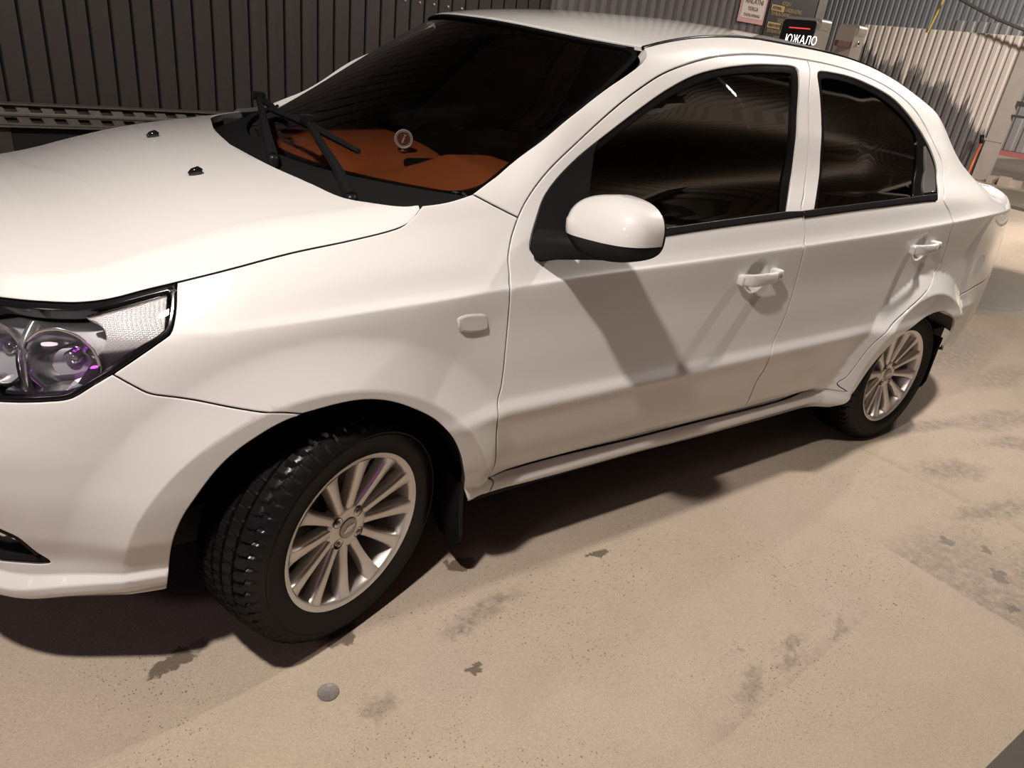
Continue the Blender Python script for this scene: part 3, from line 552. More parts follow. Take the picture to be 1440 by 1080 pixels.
# broom leaning on the fence
bm_ = tag(empty('broom', (13.95, 4.2, 0)), 'orange handled broom leaning against the wet part of the pale fence', 'broom')
MB().tube([(0, -.03, .0), (0.12, -.0, .62)], .022, 10).build('broom_handle', pmat('orange_paint', (.62, .13, .04), .4), bm_, True)
MB().tube([(.12, -.0, .60), (.15, .04, .74)], [.03, .035], 10).build('broom_grip', BLACKP, bm_, True)
# ================================================================ SIGNS, PAY TERMINAL
def text(body, name, mat, parent, loc, rot, size, depth=.001, align='LEFT', sx=1):
    c = bpy.data.curves.new(name, 'FONT'); c.body = body; c.size = size; c.extrude = depth; c.align_x = align; c.materials.append(mat)
    o = bpy.data.objects.new(name, c); COL.objects.link(o)
    bpy.context.view_layer.update(); me = bpy.data.meshes.new_from_object(o.evaluated_get(bpy.context.evaluated_depsgraph_get())); me.name = name
    bpy.data.objects.remove(o); o = link(bpy.data.objects.new(name, me), parent); o.location = loc; o.rotation_euler = rot; o.scale = (sx, 1, 1)
    return o
RX = (math.pi/2, 0, 0)
wn = tag(empty('warning_sign', (4.985, FY-.03, 1.9)), 'small white and pink notice sheet fixed to the grey corrugated fence', 'sign')
PINKB = pmat('pink_print', (.72, .42, .42), .6); WHT = pmat('white_card', (.80, .74, .70), .6); REDT = pmat('dark_red_print', (.20, .05, .05), .6)
MB().box((-.175, -.004, -.19), (.165, .0, .38), None).build('sign_board', PINKB, wn)
MB().box((-.15, -.006, -.155), (.14, -.003, .36), None).build('sign_face', WHT, wn)
for b_, z, s in (('ANLATNI', -.045, .056), ('YERGA', -.097, .044), ('TASHLAMANG', -.142, .033)): text(b_, 'sign_text', REDT, wn, (-.005, -.0075, z), RX, s, .0005, 'CENTER')
ps = tag(empty('price_board', (5.42, FY-.04, 1.8)), 'black price board with gold lettering on the fence behind the pay terminal', 'sign')
GOLD = pmat('gold_print', (.50, .36, .17), .5)
MB().box((-.24, 0, -.5), (.42, .012, .5)).build('board', pmat('black_board', (.018, .0175, .018), .5), ps)
for z, t1, t2 in ((.045, "AKTIV PENA", "1-DAQIQA KUTING"), (-.090, "NANO VOSK PENA", "QO'SHING")):
    MB().box((-.215, -.004, z-.008), (-.035, .0, z+.038)).build('text_bar', GOLD, ps)
    text(t1, 'bar_text', pmat('bar_print', (.03, .025, .02), .5), ps, (-.20, -.006, z+.002), RX, .036, .0005, 'LEFT', .62)
    text(t2, 'board_text', GOLD, ps, (-.025, -.002, z), RX, .044, .0005, 'LEFT', .62)
for z, t, x in ((.003, "SUV BILAN CHAYING", -.20), (-.045, "2-BOSQICH", -.10), (-.134, "SUV BILAN CHAYING", -.20), (-.182, "3-BOSQICH", -.10), (.092, "1-BOSQICH", -.10)): text(t, 'board_text', GOLD, ps, (x, -.002, z), RX, .042, .0005, 'LEFT', .65)
# pay terminals
kt = tag(empty('pay_terminal', (5.0, 1.98, 0)), 'pale metal pay terminal with a black screen facing the car bay', 'terminal')
SHEETW = pmat('terminal_sheet', (.50, .45, .40), .42, .3, var=.08, bscale=12)
def rr(w0, w1, h0, h1, r, n=5):
    out = []
    for cx_, cy_, a0 in ((w1-r, h1-r, 0), (w0+r, h1-r, 90), (w0+r, h0+r, 180), (w1-r, h0+r, 270)):
        for k in range(n+1): a = math.radians(a0+90*k/n); out.append((cx_+r*math.cos(a), cy_+r*math.sin(a)))
    return out
MX = Matrix.Rotation(-math.pi/2, 4, 'Z') @ Matrix.Rotation(math.pi/2, 4, 'X')     # (a,b,h): a -> -Y, b -> Z, h -> -X
MB().prism(rr(-.165, .165, .55, 1.775, .035), -.19, 0, MX).build('cabinet', SHEETW, kt)
MB().prism(rr(-.158, .158, 1.05, 1.765, .03), 0, .006, MX).build('screen_panel', pmat('black_screen', (.008, .008, .010), .15), kt)
MB().prism(rr(-.175, .175, 1.70, 1.788, .03), -.17, -.04, MX).build('cap_trim', SHEETW, kt)
MB().box((.0, -.05, 0), (.1, .05, .56)).build('pedestal', STEEL, kt)
RT = (math.pi/2, 0, -math.pi/2)
LEDW = pmat('white_led', (.9, .9, .9), .5, emis=(1, .97, .95), estr=1.6); LEDR = pmat('red_led', (.8, .05, .05), .5, emis=(1, .07, .07), estr=.8)
text('ЮЖАЛО', 'led_text', LEDW, kt, (-.0075, .10, 1.592), RT, .088, .0005, 'LEFT', .84)
MB().box((-.0085, -.115, 1.700), (-.006, .085, 1.709)).build('led_line', LEDR, kt); MB().box((-.0085, -.115, 1.548), (-.006, .085, 1.557)).build('led_line', LEDR, kt)
k2 = tag(empty('pay_terminal', (5.62, 1.95, 0)), 'second pale metal terminal standing behind the one with the lit screen', 'terminal')
MB().prism(rr(-.085, .085, .55, 1.785, .03), -.16, 0, MX).build('cabinet', SHEETW, k2)
MB().prism(rr(-.095, .095, 1.71, 1.80, .03), -.15, -.03, MX).build('cap_trim', SHEETW, k2)
MB().lathe([(.018, 0), (.018, .006), (.010, .010), (.0001, .010)], 20, Matrix.Translation((.08, -.087, 1.66)) @ Matrix.Rotation(math.pi/2, 4, 'X')).build('lock', CHROME, k2, True, 40)
MB().box((-.20, -.08, 1.62), (.0, -.05, 1.665)).build('bracket', pmat('rust_bracket', (.12, .05, .035), .6), k2)
MB().box((.03, -.05, 0), (.13, .05, .56)).build('pedestal', STEEL, k2)
# ================================================================ CANOPY AND OPPOSITE BAY (seen only in reflections)
CEIL = pmat('canopy_sheet', (.24, .19, .15), .5, .1, var=.15, bscale=2)
cn = tag(empty('ceiling', (0, 0, 4.1)), kind='structure')
me, w = sheet_mesh(11.0, 6.6, .25, .03, CEIL, 'ceiling_sheet')
o = bpy.data.objects.new('ceiling_sheet', me); COL.objects.link(o); o.parent = cn; o.location = (-5, -4.1, 0); o.rotation_euler = (-math.pi/2, 0, 0); o.scale = (1, -1, 1)
me, w = sheet_mesh(11.0, 6.0, .25, .03, CEIL, 'ceiling_sheet')
o = bpy.data.objects.new('ceiling_sheet', me); COL.objects.link(o); o.parent = cn; o.location = (4.5, -8.2, -.06); o.rotation_euler = (-math.pi/2, 0, 0); o.scale = (1, -1, 1)
MB().box((4.5, -2.35, -.35), (15.5, -2.25, .0)).build('fascia', pmat('fascia_pale', (.5, .45, .38), .5), cn)
MB().box((-5, -4.2, -.25), (6, -4.1, .05)).build('fascia', pmat('fascia_sheet', (.5, .45, .38), .5), cn)
M_ = MB().box((-6, -7.5, 0), (9, -7.4, 2.9)); tag(M_.build('wall_opposite', pmat('opposite_wall', (.36, .31, .25), .7, var=.2, bscale=1.5)), kind='structure')

# ---------------------------------------------------------------- panels cut out of the body surface
def resample(P, d):
    P = np.asarray(P, float); L = np.concatenate([[0], np.cumsum(np.linalg.norm(np.diff(P, axis=0), axis=1))])
    n = max(2, int(round(L[-1]/d))+1); q = np.linspace(0, L[-1], n)
    return np.stack([np.interp(q, L, P[:, i]) for i in range(P.shape[1])], 1)
def curve(P, d=.009):
    P = np.asarray(P, float)
    if len(P) > 2: P = catmull(P, 10)
    return resample(P, d)
def C(name, i0=None, i1=None, rev=False, d=.009):
    c = curve(np.array(BAKED[name])[i0:i1], d)
    return c[::-1] if rev else c
def join(*cs):
    out = []
    for c in cs:
        for p in np.atleast_2d(np.asarray(c, float)):
            if not out or np.hypot(*(p-out[-1])) > 2.5e-3: out.append(p)
    if np.hypot(*(out[0]-out[-1])) < 2.5e-3: out.pop()
    return np.array(out)
def area2(P): return .5*np.sum(P[:, 0]*np.roll(P[:, 1], -1)-np.roll(P[:, 0], -1)*P[:, 1])
def inset(P, d):
    """move a closed ccw polygon inwards"""
    e = np.roll(P, -1, 0)-P; e /= np.maximum(np.linalg.norm(e, axis=1, keepdims=True), 1e-9)
    n = np.stack([-e[:, 1], e[:, 0]], 1); b = n+np.roll(n, 1, 0); l = np.linalg.norm(b, axis=1, keepdims=True)
    b = b/np.maximum(l, 1e-6); k = np.minimum(1/np.maximum(l/2, .35), 2.2)
    return P+b*d*k
def inside(P, q):
    x, y = q[:, 0], q[:, 1]; r = np.zeros(len(q), bool)
    for a, b in zip(P, np.roll(P, -1, 0)):
        if a[1] == b[1]: continue
        c = (a[1] > y) != (b[1] > y)
        r ^= c & (x < (b[0]-a[0])*(y-a[1])/(b[1]-a[1])+a[0])
    return r
def near(P, q, d):
    """points of q closer than d to the vertices of P"""
    if len(q) == 0: return np.zeros(0, bool)
    k = {}
    for p in P: k.setdefault((int(p[0]//d), int(p[1]//d)), []).append(p)
    out = np.zeros(len(q), bool)
    for i, p in enumerate(q):
        a, b = int(p[0]//d), int(p[1]//d)
        for u in (a-1, a, a+1):
            for v in (b-1, b, b+1):
                for r in k.get((u, v), ()):
                    if (r[0]-p[0])**2+(r[1]-p[1])**2 < d*d: out[i] = True
    return out
def panel(name, poly, mat, parent, f=None, nf=None, gap=.0018, lip=.003, drop=.0016, thick=.010, off=0., step=(.016, .012), holes=(), feats=(), rim_mat=None, sy=1):
    f = f or (lambda p: side(p[:, 0], p[:, 1])); nf = nf or (lambda p: side_n(p[:, 0], p[:, 1]))
    poly = np.asarray(poly, float)
    if area2(poly) < 0: poly = poly[::-1]
    rings = [(inset(poly, gap), inset(poly, gap+lip))]
    for h in holes:
        h = np.asarray(h, float)
        if area2(h) > 0: h = h[::-1]
        rings.append((inset(h, gap), inset(h, gap+lip)))
    V = []; E = []; kinds = []
    def addring(r, kind):
        n0 = len(V); V.extend(r); kinds.extend([kind]*len(r)); m = len(r)
        E.extend([(n0+i, n0+(i+1) % m) for i in range(m)])
    for o, i in rings: addring(o, 1); addring(i, 0)
    ringv = np.array(V)
    core = inset(poly, gap+lip+.003)
    for ft in feats:
        ft = np.asarray(ft, float); ok = inside(core, ft) & ~near(ringv, ft, .006)
        for _, i in rings[1:]: ok &= ~inside(i, ft)
        last = None
        for p, k in zip(ft, ok):
            if not k: last = None; continue
            V.append(p); kinds.append(0)
            if last is not None: E.append((last, len(V)-1))
            last = len(V)-1
    fixed = np.array(V)
    lo, hi = poly.min(0), poly.max(0)
    gx = np.arange(lo[0], hi[0], step[0]); gy = np.arange(lo[1], hi[1], step[1])
    g = np.stack(np.meshgrid(gx, gy, indexing='ij'), -1)
    g[:, 1::2, 0] += step[0]/2
    g = g.reshape(-1, 2)
    g = g[inside(core, g)]
    for _, i in rings[1:]: g = g[~inside(i, g)]
    g = g[~near(fixed, g, min(step)*.55)]
    V.extend(g); kinds.extend([0]*len(g))
    vs, es, fs, ov, oe, of = delaunay_2d_cdt([Vector(p) for p in V], E, [], 1, 1e-6)
    P = np.array([tuple(v) for v in vs]); kd = np.array([max([kinds[j] for j in o], default=0) for o in ov])
    T = np.array([t for t in fs if len(t) == 3])
    cen = P[T].mean(1); ok = np.ones(len(T), bool)
    for o, _ in rings[1:]: ok &= ~inside(o[::-1], cen)
    T = T[ok]
    X = f(P); N = nf(P)
    X0 = X-N*off
    # lip normals: outward across the boundary
    Nn = N.copy(); X1 = X0.copy()
    b = kd == 1
    X1[b] -= N[b]*drop
    ctr = {}
    rv = np.concatenate([o for o, _ in rings]); ri = np.concatenate([i for _, i in rings])
    fo = f(rv); fi = f(ri)
    od = fo-fi; od /= np.maximum(np.linalg.norm(od, axis=1, keepdims=True), 1e-9)
    key = {(round(p[0], 6), round(p[1], 6)): d for p, d in zip(rv, od)}
    for k in np.where(b)[0]:
        d = key.get((round(P[k, 0], 6), round(P[k, 1], 6)))
        if d is None: d = od[np.argmin(((rv-P[k])**2).sum(1))]
        n = N[k]*.75+d*.66; Nn[k] = n/np.linalg.norm(n); ctr[k] = d
    # orient
    a = X1[T[:, 1]]-X1[T[:, 0]]; c = X1[T[:, 2]]-X1[T[:, 0]]
    fl = (np.cross(a, c)*N[T[:, 0]]).sum(1) < 0
    T[fl] = T[fl][:, [0, 2, 1]]
    verts = list(X1); faces = [tuple(t) for t in T]; norms = list(Nn)
    if thick > 0:
        ec = {}
        for t in faces:
            for i in range(3):
                e = (t[i], t[(i+1) % 3]); ec[e] = 1
        bd = [e for e in ec if (e[1], e[0]) not in ec]
        top, bot = {}, {}
        for e in bd:
            for v in e:
                if v not in top:
                    d = ctr[v] if v in ctr else od[np.argmin(((rv-P[v])**2).sum(1))]; top[v] = len(verts); verts.append(X1[v]); norms.append(d)
                    bot[v] = len(verts); verts.append(X1[v]-N[v]*thick); norms.append(d)
            faces.append((top[e[1]], top[e[0]], bot[e[0]], bot[e[1]]))
    verts = np.array(verts); norms = np.array(norms)
    if sy < 0:
        verts = verts*[1, -1, 1]; norms = norms*[1, -1, 1]; faces = [t[::-1] for t in faces]
    nf_ = len(T); fm = [0]*nf_+[1]*(len(faces)-nf_)
    return mesh_obj(name, verts, faces, mat, parent, normals=norms, mats=[mat, rim_mat or mat], fmat=fm)
def both(fn):
    fn(1); fn(-1)

# ================================================================ CAR
CAR = tag(empty('car', (1.25, 0, 0)), 'glossy white four-door sedan with tinted windows and silver alloy wheels', 'car')
CAR_OFF = Vector((1.25, 0, 0))
class _P: pass
def part(o, parent=None):
    """make o a child of the car empty, keeping world coordinates"""
    o.parent = parent or CAR
    if parent is None: o.location = o.location-CAR_OFF
    return o
def twin(o, parent=None):
    """mirror image of a part (and its sub-parts) on the far side of the car"""
    c = o.copy(); COL.objects.link(c); c.parent = parent or o.parent
    if parent is None:
        c.location.y = -o.location.y; c.scale.y = -o.scale.y
    for ch in list(o.children): twin(ch, c) if ch is not c else None
    return c
def cpanel(name, poly, mat, **k): return part(panel(name, poly, mat, None, **k))
def sub(o, parent):
    """child of a part that sits at the car's origin"""
    o.parent = parent; return o
def crease_feats():
    out = []
    for nm, s0, s1 in (('sh', -.25, 3.2), ('lo', .30, 2.0)):
        s = np.arange(s0, s1, .012)
        if nm == 'sh': z = np.interp(s, STA[6:18], [ROWS[i][11][0] for i in range(6, 18)])+.0
        else: z = np.full_like(s, .562)
        for dz in ((-.007, 0, .006, .012, .02) if nm == 'sh' else (-.012, -.004, 0, .008, .016, .026)): out.append(np.stack([s, z+dz], 1))
    for cx, cz, r1, r2, hh, l0, l1, ex in FLARES:
        for r in (r1-.006, r1, r1+.006):
            a = np.radians(np.arange(-5, 186, 1.7)); out.append(np.stack([cx+r*np.cos(a), cz+r*np.sin(a)], 1))
    return out
def row_feats(rows, s0, s1, ds):
    s = np.arange(s0, s1, ds)
    return [np.stack([s, pchip(STA, _RT[:, r, 0], s, _sl[r, 0])+dz], 1) for r in rows for dz in ((0,) if r in (0, 4) else (-.004, .004))]
FE = crease_feats()
for hs, hz in (HANDLE_F, HANDLE_R):
    CUPS.append((hs, hz, .052))
    for r in (.002, .015, .026, .034, .040, .044, .048, .052, .056):
        a = np.linspace(0, 2*np.pi, max(4, int(r*700))); FE.append(np.stack([hs+r*np.cos(a), hz+r*np.sin(a)], 1))
LIPF = row_feats((1, 2, 3, 4), -1.42, -.42, .012)
sill_fe = row_feats((1, 2, 3), .40, 1.99, .014)
# --- polygons
mid_f = curve(BAKED['strip_f_mid']); mid_r = curve(BAKED['strip_r_mid'])
farch_b, farch_f = C('farch', 0, 10), C('farch', 9)
RARCH = curve([(1.985,.235),(2.005,.285),(2.035,.345),(2.078,.405),(2.134,.474),(2.219,.541),(2.351,.586),(2.443,.600),(2.508,.599),(2.584,.577),(2.650,.540)])
RARCH2 = curve([(2.650,.540),(2.694,.496),(2.722,.44),(2.735,.395)])
RSEAM = curve([(2.650,.540),(2.672,.592),(2.743,.629),(2.831,.640),(2.926,.650),(3.10,.662)])
LAMP_B = curve([(3.10,.662),(3.16,.70),(3.20,.80),(3.24,.88),(3.32,.945),(3.43,.985)])
TRUNK_G = np.vstack([curve([(3.43,.985),(3.42,1.012)]), curve([(3.42,1.012),(3.3,1.033),(3.15,1.044),(3.02,1.060),(2.92,1.10)])[1:]])
CPIL = curve([(2.92,1.10),(2.8,1.19),(2.65,1.275),(2.5,1.338),(2.42,1.362),(2.36,1.380)])
DITCH2 = [(1.426,1.478),(1.62,1.476),(1.78,1.473),(1.93,1.465),(2.09,1.446),(2.25,1.413),(2.36,1.380)]
fender = join(C('hood_gap'), C('ws_low'), C('seam_fp'), C('gap_F'), C('sill_f'), C('fend_bot', rev=True), farch_f[::-1], C('seam_bf', rev=True), C('hl_bot', 0, 3, rev=True), C('hl_right', rev=True))
NOSE_T = curve([BAKED['hl_bot'][-1], (-.76,.705), (-.9,.69), (-1.05,.685), (-1.2,.68), (-1.4402,.68)])
NOSE_B = curve([(-1.4402,.235), (-1.2,.235), (-.95,.24), (-.75,.247), (-.64,.249), (-.55,.252), (-.465,.254), BAKED['farch'][0]])
bumper = join(C('hl_bot', 2), NOSE_T, NOSE_B, farch_b, C('seam_bf', rev=True))
fog = C('fog', d=.006); fog = np.vstack([fog, curve([BAKED['fog'][-1], (-.86,.33), (-.92,.36), (-.86,.43), (-.78,.445), BAKED['fog'][0]], .006)])
fog = join(fog)
headlight = join(C('hl_top'), C('hl_right'), C('hl_bot'), curve([BAKED['hl_bot'][-1], (-.80,.735), (-.90,.755), (-.90,.80), (-.80,.845), BAKED['hl_top'][0]]))
fdoor = join(C('gap_F'), C('door_bot'), C('gap_D', rev=True), C('gap_A', rev=True))
rdoor = join(C('gap_D'), C('door_botr'), C('gap_Ar', rev=True))
hole_f = join(C('win_f'), mid_f)
hole_r = join(C('win_r'), mid_r[::-1])
bodyside = join(C('seam_fp'), C('gap_A'), C('gap_Ar'), C('door_botr', rev=True), C('door_bot', rev=True), C('sill_f'), C('sill_bot'), RARCH, RSEAM, LAMP_B, TRUNK_G, CPIL, curve(DITCH2)[::-1], C('ditch', rev=True), C('ws_edge', rev=True))
# --- side panels
o_fender = cpanel('fender', fender, PAINT, feats=FE, rim_mat=GAP_SHADE, thick=.02)
o_bside = cpanel('body_side', bodyside, PAINT, feats=FE[:]+sill_fe, step=(.018, .012), thick=.03)
o_fdoor = cpanel('front_door', fdoor, PAINT, thick=.018, holes=[hole_f], feats=FE)
o_rdoor = cpanel('rear_door', rdoor, PAINT, thick=.018, holes=[hole_r], feats=FE)
o_bump = cpanel('front_bumper', bumper, PAINT, holes=[fog], feats=LIPF+FE, gap=.0012, rim_mat=GAP_SHADE)
# window furniture
def wpanel(name, poly, mat, parent, **k): return sub(panel(name, poly, mat, None, **k), parent)
gap0 = dict(gap=.0005, lip=.002, drop=.001)
sail_poly = join(C('win_f', 0, 8), C('sail_edge'), mid_f[mid_f[:, 0] < .60])
wpanel('mirror_sail', sail_poly, BLACKP, o_fdoor, off=-.001, gap=-.001, lip=.003, drop=.002)
wpanel('window_trim', join(C('win_f', 7), C('glass_f', rev=True)), SEAL, o_fdoor, off=.006, step=(.02, .012), gap=-.004, lip=.003, drop=0)
gl_poly = join(C('glass_f'), mid_f[mid_f[:, 0] > .60], C('sail_edge', rev=True))
wpanel('window_glass', gl_poly, GLASS_S, o_fdoor, off=.011, gap=-.004, lip=.001, drop=0, thick=0, step=(.04, .03))
wpanel('belt_moulding', join(C('strip_f_top'), [BAKED['strip_f_bot'][-1]], C('strip_f_bot', rev=True), [(1.495, 1.013)]), BLACKP, o_fdoor, off=-.006, gap=.0, lip=.003, drop=.004)
wpanel('window_trim', join(C('win_r'), [mid_r[-1], (2.24, 1.035)], C('glass_r', rev=True)), SEAL, o_rdoor, off=.006, step=(.02, .012), gap=-.004, lip=.003, drop=0)
gr_poly = join(C('glass_r'), mid_r[mid_r[:, 0] < 2.19][::-1])
wpanel('window_glass', gr_poly, GLASS_S, o_rdoor, off=.011, gap=-.004, lip=.001, drop=0, thick=0, step=(.04, .03))
wpanel('belt_moulding', join(C('strip_r_top'), C('strip_r_bot', rev=True)), BLACKP, o_rdoor, off=-.006, gap=.0, lip=.003, drop=.004)
wpanel('quarter_insert', join(C('qplast'), [BAKED['qplast'][0]]), GREYP, o_rdoor, off=-.002, **gap0)
wpanel('insert_strip', np.array([(2.245,1.053),(2.345,1.058),(2.349,1.050),(2.240,1.045)]), CHROME, o_rdoor, off=-.003, gap=0, lip=.001, drop=.001, step=(.02, .01))
# --- handles
def handle(parent, s0, z0):
    """pull handle with round finger cup, placed on the door skin"""
    P = side(s0+.1, z0)[0]*.5+side(s0-.1, z0)[0]*.5; N = Vector(side_n(s0+.1, z0)[0]); T = Vector((1, 0, .05)).normalized(); T = (T-N*T.dot(N)).normalized(); U = N.cross(T) if N.cross(T).z > 0 else -N.cross(T)
    M = Matrix(((T.x, U.x, N.x, P[0]), (T.y, U.y, N.y, P[1]), (T.z, U.z, N.z, P[2]), (0, 0, 0, 1)))
    m = MB(); n = 22; ring = []
    for i in range(n+1):                                # swept rounded bar, bowed outwards
        t = i/n; x = (t-.5)*.168; bow = .030*(1-(2*t-1)**4)+.004; hw = (.0205-.004*t)*(1-.30*abs(2*t-1)**6); th = .0085
        zc = -.002*(2*t-1)
        for k in range(12):
            a = 2*math.pi*k/12; ca, sa = math.cos(a), math.sin(a)
            ring.append((x, zc+hw*math.copysign(abs(ca)**.6, ca), bow+th*math.copysign(abs(sa)**.6, sa)))
    f = [(i*12+k, (i+1)*12+k, (i+1)*12+(k+1) % 12, i*12+(k+1) % 12) for i in range(n) for k in range(12)]+[tuple(range(12)), tuple(range(n*12, n*12+12))[::-1]]
    m.add([tuple(M @ Vector(p)) for p in ring], f)
    m.box((-.088, -.017, -.004), (-.058, .015, .020), M, .006); m.box((.060, -.017, -.004), (.092, .017, .032), M, .007)
    h = m.build('door_handle', PAINT, None, True, 50); sub(h, parent)
    k = MB().lathe([(.007, .0), (.007, .002), (.001, .002)], 16, M @ Matrix.Translation((.076, 0, .030)))
    sub(k.build('lock_cylinder', CHROME, None, True, 40), parent)
handle(o_fdoor, *HANDLE_F); handle(o_rdoor, *HANDLE_R)
# --- door mirror
def door_mirror():
    root = part(empty('side_mirror', (.548, -.945, 1.045)))
    cx, cy, cz = 0, 0, 0
    nu, nv = 40, 28; v = []
    def sp(c, e): return math.copysign(abs(c)**e, c)
    for j in range(nv+1):
        ph = -math.pi/2+math.pi*j/nv
        for i in range(nu):
            th = 2*math.pi*i/nu
            x = .082*sp(math.cos(ph), .72)*sp(math.cos(th), .72); y = .119*sp(math.cos(ph), .68)*sp(math.sin(th), .68); z = .074*sp(math.sin(ph), .70)
            if x > .035: x = .035+(x-.035)*.12
            k = 1-.16*max(0, z/.068)*(1 if x < 0 else .4); x *= k
            ins = max(0, y/.112)
            z2 = z*(1-.10*ins)-.012*ins if z > 0 else z*(1-.25*max(0, -y/.112))
            v.append((x-.05*y, y, z2))
    def shell(name, mat, scale, cuts):
        bm = bmesh.new(); vs = [bm.verts.new((p[0]*scale, p[1]*scale, p[2]*scale)) for p in v]
        for jj in range(nv):
            for ii in range(nu): bm.faces.new([vs[k] for k in (jj*nu+ii, jj*nu+(ii+1) % nu, (jj+1)*nu+(ii+1) % nu, (jj+1)*nu+ii)])
        bmesh.ops.remove_doubles(bm, verts=bm.verts, dist=1e-5); bmesh.ops.recalc_face_normals(bm, faces=bm.faces)
        for co, no in cuts:
            bmesh.ops.bisect_plane(bm, geom=bm.verts[:]+bm.edges[:]+bm.faces[:], dist=1e-6, plane_co=co, plane_no=no, clear_outer=True)
        for fa in bm.faces: fa.smooth = True
        me = bpy.data.meshes.new(name); bm.to_mesh(me); bm.free(); me.materials.append(mat)
        return link(bpy.data.objects.new(name, me), root)
    shell('mirror_housing', BLACKP, .982, [])
    shell('mirror_cap', PAINT, 1.0, [((0, 0, -.021), (0, -.10, -1)), ((.034, 0, 0), (1, -.05, 0))])
    st = MB().tube([(-.075, .165, -.082), (-.06, .12, -.070), (-.03, .06, -.056), (.0, .0, -.045)], [.040, .034, .032, .028], 14)
    st.build('mirror_arm', BLACKP, root, True, 60)
    g = MB().prism([(-.085, -.04), (.085, -.045), (.095, 0), (.085, .045), (-.08, .05), (-.095, 0)], 0, .002, Matrix.Translation((.043, 0, 0)) @ Matrix.Rotation(math.pi/2, 4, 'Z') @ Matrix.Rotation(math.pi/2, 4, 'X'))
    g.build('mirror_glass', CHROME, root)
    return root
o_mirror = door_mirror()
# --- side repeater
rep = C('repeater', d=.006); rep = join(rep)
o_rep = cpanel('side_repeater', rep, REFL, off=-.007, gap=0, lip=.006, drop=.006, thick=.012)
# --- mud flaps
def flap(name, x, y0, y1, z0, z1):
    n = 8; pts = []
    for i in range(n+1):
        t = i/n; w = .5+.5*min(1, (t/.25)**.5) if t < .25 else 1
        c = (y0+y1)/2; pts.append((x+.02*(1-t)**2, c+(y0-c)*w, z0+(z1-z0)*t)); pts.append((x+.02*(1-t)**2, c+(y1-c)*w, z0+(z1-z0)*t))
    V = pts+[(p[0]+.012, p[1], p[2]) for p in pts]; m = len(pts); F = []
    for i in range(n):
        a = 2*i; F += [(a, a+1, a+3, a+2), (m+a, m+a+2, m+a+3, m+a+1), (a, a+2, m+a+2, m+a), (a+1, m+a+1, m+a+3, a+3)]
    F += [(0, m, m+1, 1), (2*n, 2*n+1, m+2*n+1, m+2*n)]
    return part(mesh_obj(name, V, F, BLACKP))
fl1 = flap('mud_flap', .292, -.815, -.66, .115, .35); fl2 = flap('mud_flap', 2.735, -.825, -.68, .15, .43)
# --- headlight
def offs(P, d): return side(P[:, 0], P[:, 1])-side_n(P[:, 0], P[:, 1])*d
hl_in = inset(headlight if area2(headlight) > 0 else headlight[::-1], .011)
o_hl = part(empty('headlight', (0, 0, 0)))
wpanel('headlight_bezel', headlight, BLACKG, o_hl, holes=[hl_in], off=.001, gap=.001, lip=.003, drop=.002, thick=.03)
wpanel('headlight_lens', hl_in, LENS, o_hl, off=.002, gap=-.001, lip=.001, drop=0, thick=0, step=(.03, .03))
turn = join(curve(BAKED['turn_top']), curve(BAKED['turn_right']), curve(BAKED['turn_bot']), curve(BAKED['turn_arc']))
wpanel('turn_lens', turn, REFL_HEX, o_hl, off=.010, gap=.0, lip=.002, drop=.001, thick=.012)
strip = join(curve(BAKED['chr_top']), curve(BAKED['turn_top'])[::-1])
wpanel('chrome_strip', strip, CHROME, o_hl, off=.008, gap=0, lip=.002, drop=.001, thick=.01)
wpanel('lamp_backing', inset(hl_in, -.004), LAMPDARK, o_hl, off=.055, gap=0, lip=.002, drop=0, thick=0, step=(.03, .03))
def bowl(s, z, r, depth, name, mat, yaw, off):
    P = Vector(offs(np.array([[s, z]]), off)[0]); N = Vector((-math.cos(yaw), -math.sin(yaw), .10)).normalized()
    M = Matrix.Translation(P) @ N.to_track_quat('Z', 'Y').to_matrix().to_4x4(); nn = 48; V = []; F = []
    prof = [(1.07, .002), (1.0, .004), (.985, -.002), (.93, -.22), (.80, -.52), (.60, -.80), (.40, -.95), (.22, -1.0), (.215, -.62), (.17, -.56), (.001, -.55)]
    for k in range(nn):
        a = 2*math.pi*k/nn; f = 1+.012*(k % 4 == 0)
        for q, h in prof: V.append(M @ Vector((r*q*f*math.cos(a), r*q*f*math.sin(a)*.92, h*depth if abs(h) > .01 else h)))
    m = len(prof)
    for k in range(nn):
        for j in range(m-1): F.append((k*m+j, ((k+1) % nn)*m+j, ((k+1) % nn)*m+j+1, k*m+j+1))
    return sub(mesh_obj(name, V, F, mat, None, True), o_hl)
bowl(-.556, .790, .066, .046, 'low_beam_reflector', LAMPCHROME, .95, .016)
bowl(-.700, .793, .064, .05, 'high_beam_reflector', LAMPCHROME, .75, .018)
fin = []
for k in range(9):
    t = k/8; s_ = -.628-.012*math.sin(t*3.1); z_ = .728+.125*t; w_ = .012+.004*math.sin(t*3)
    A = offs(np.array([[s_, z_], [s_+w_, z_]]), .006+.02*abs(t-.6)); B = offs(np.array([[s_, z_], [s_+w_, z_]]), .06); fin += [A[0], A[1], B[0], B[1]]
FF = []
for k in range(8):
    i = 4*k; FF += [(i, i+1, i+5, i+4), (i, i+4, i+6, i+2), (i+1, i+3, i+7, i+5)]
sub(mesh_obj('reflector_partition', fin, FF, LAMPCHROME, None, True), o_hl)
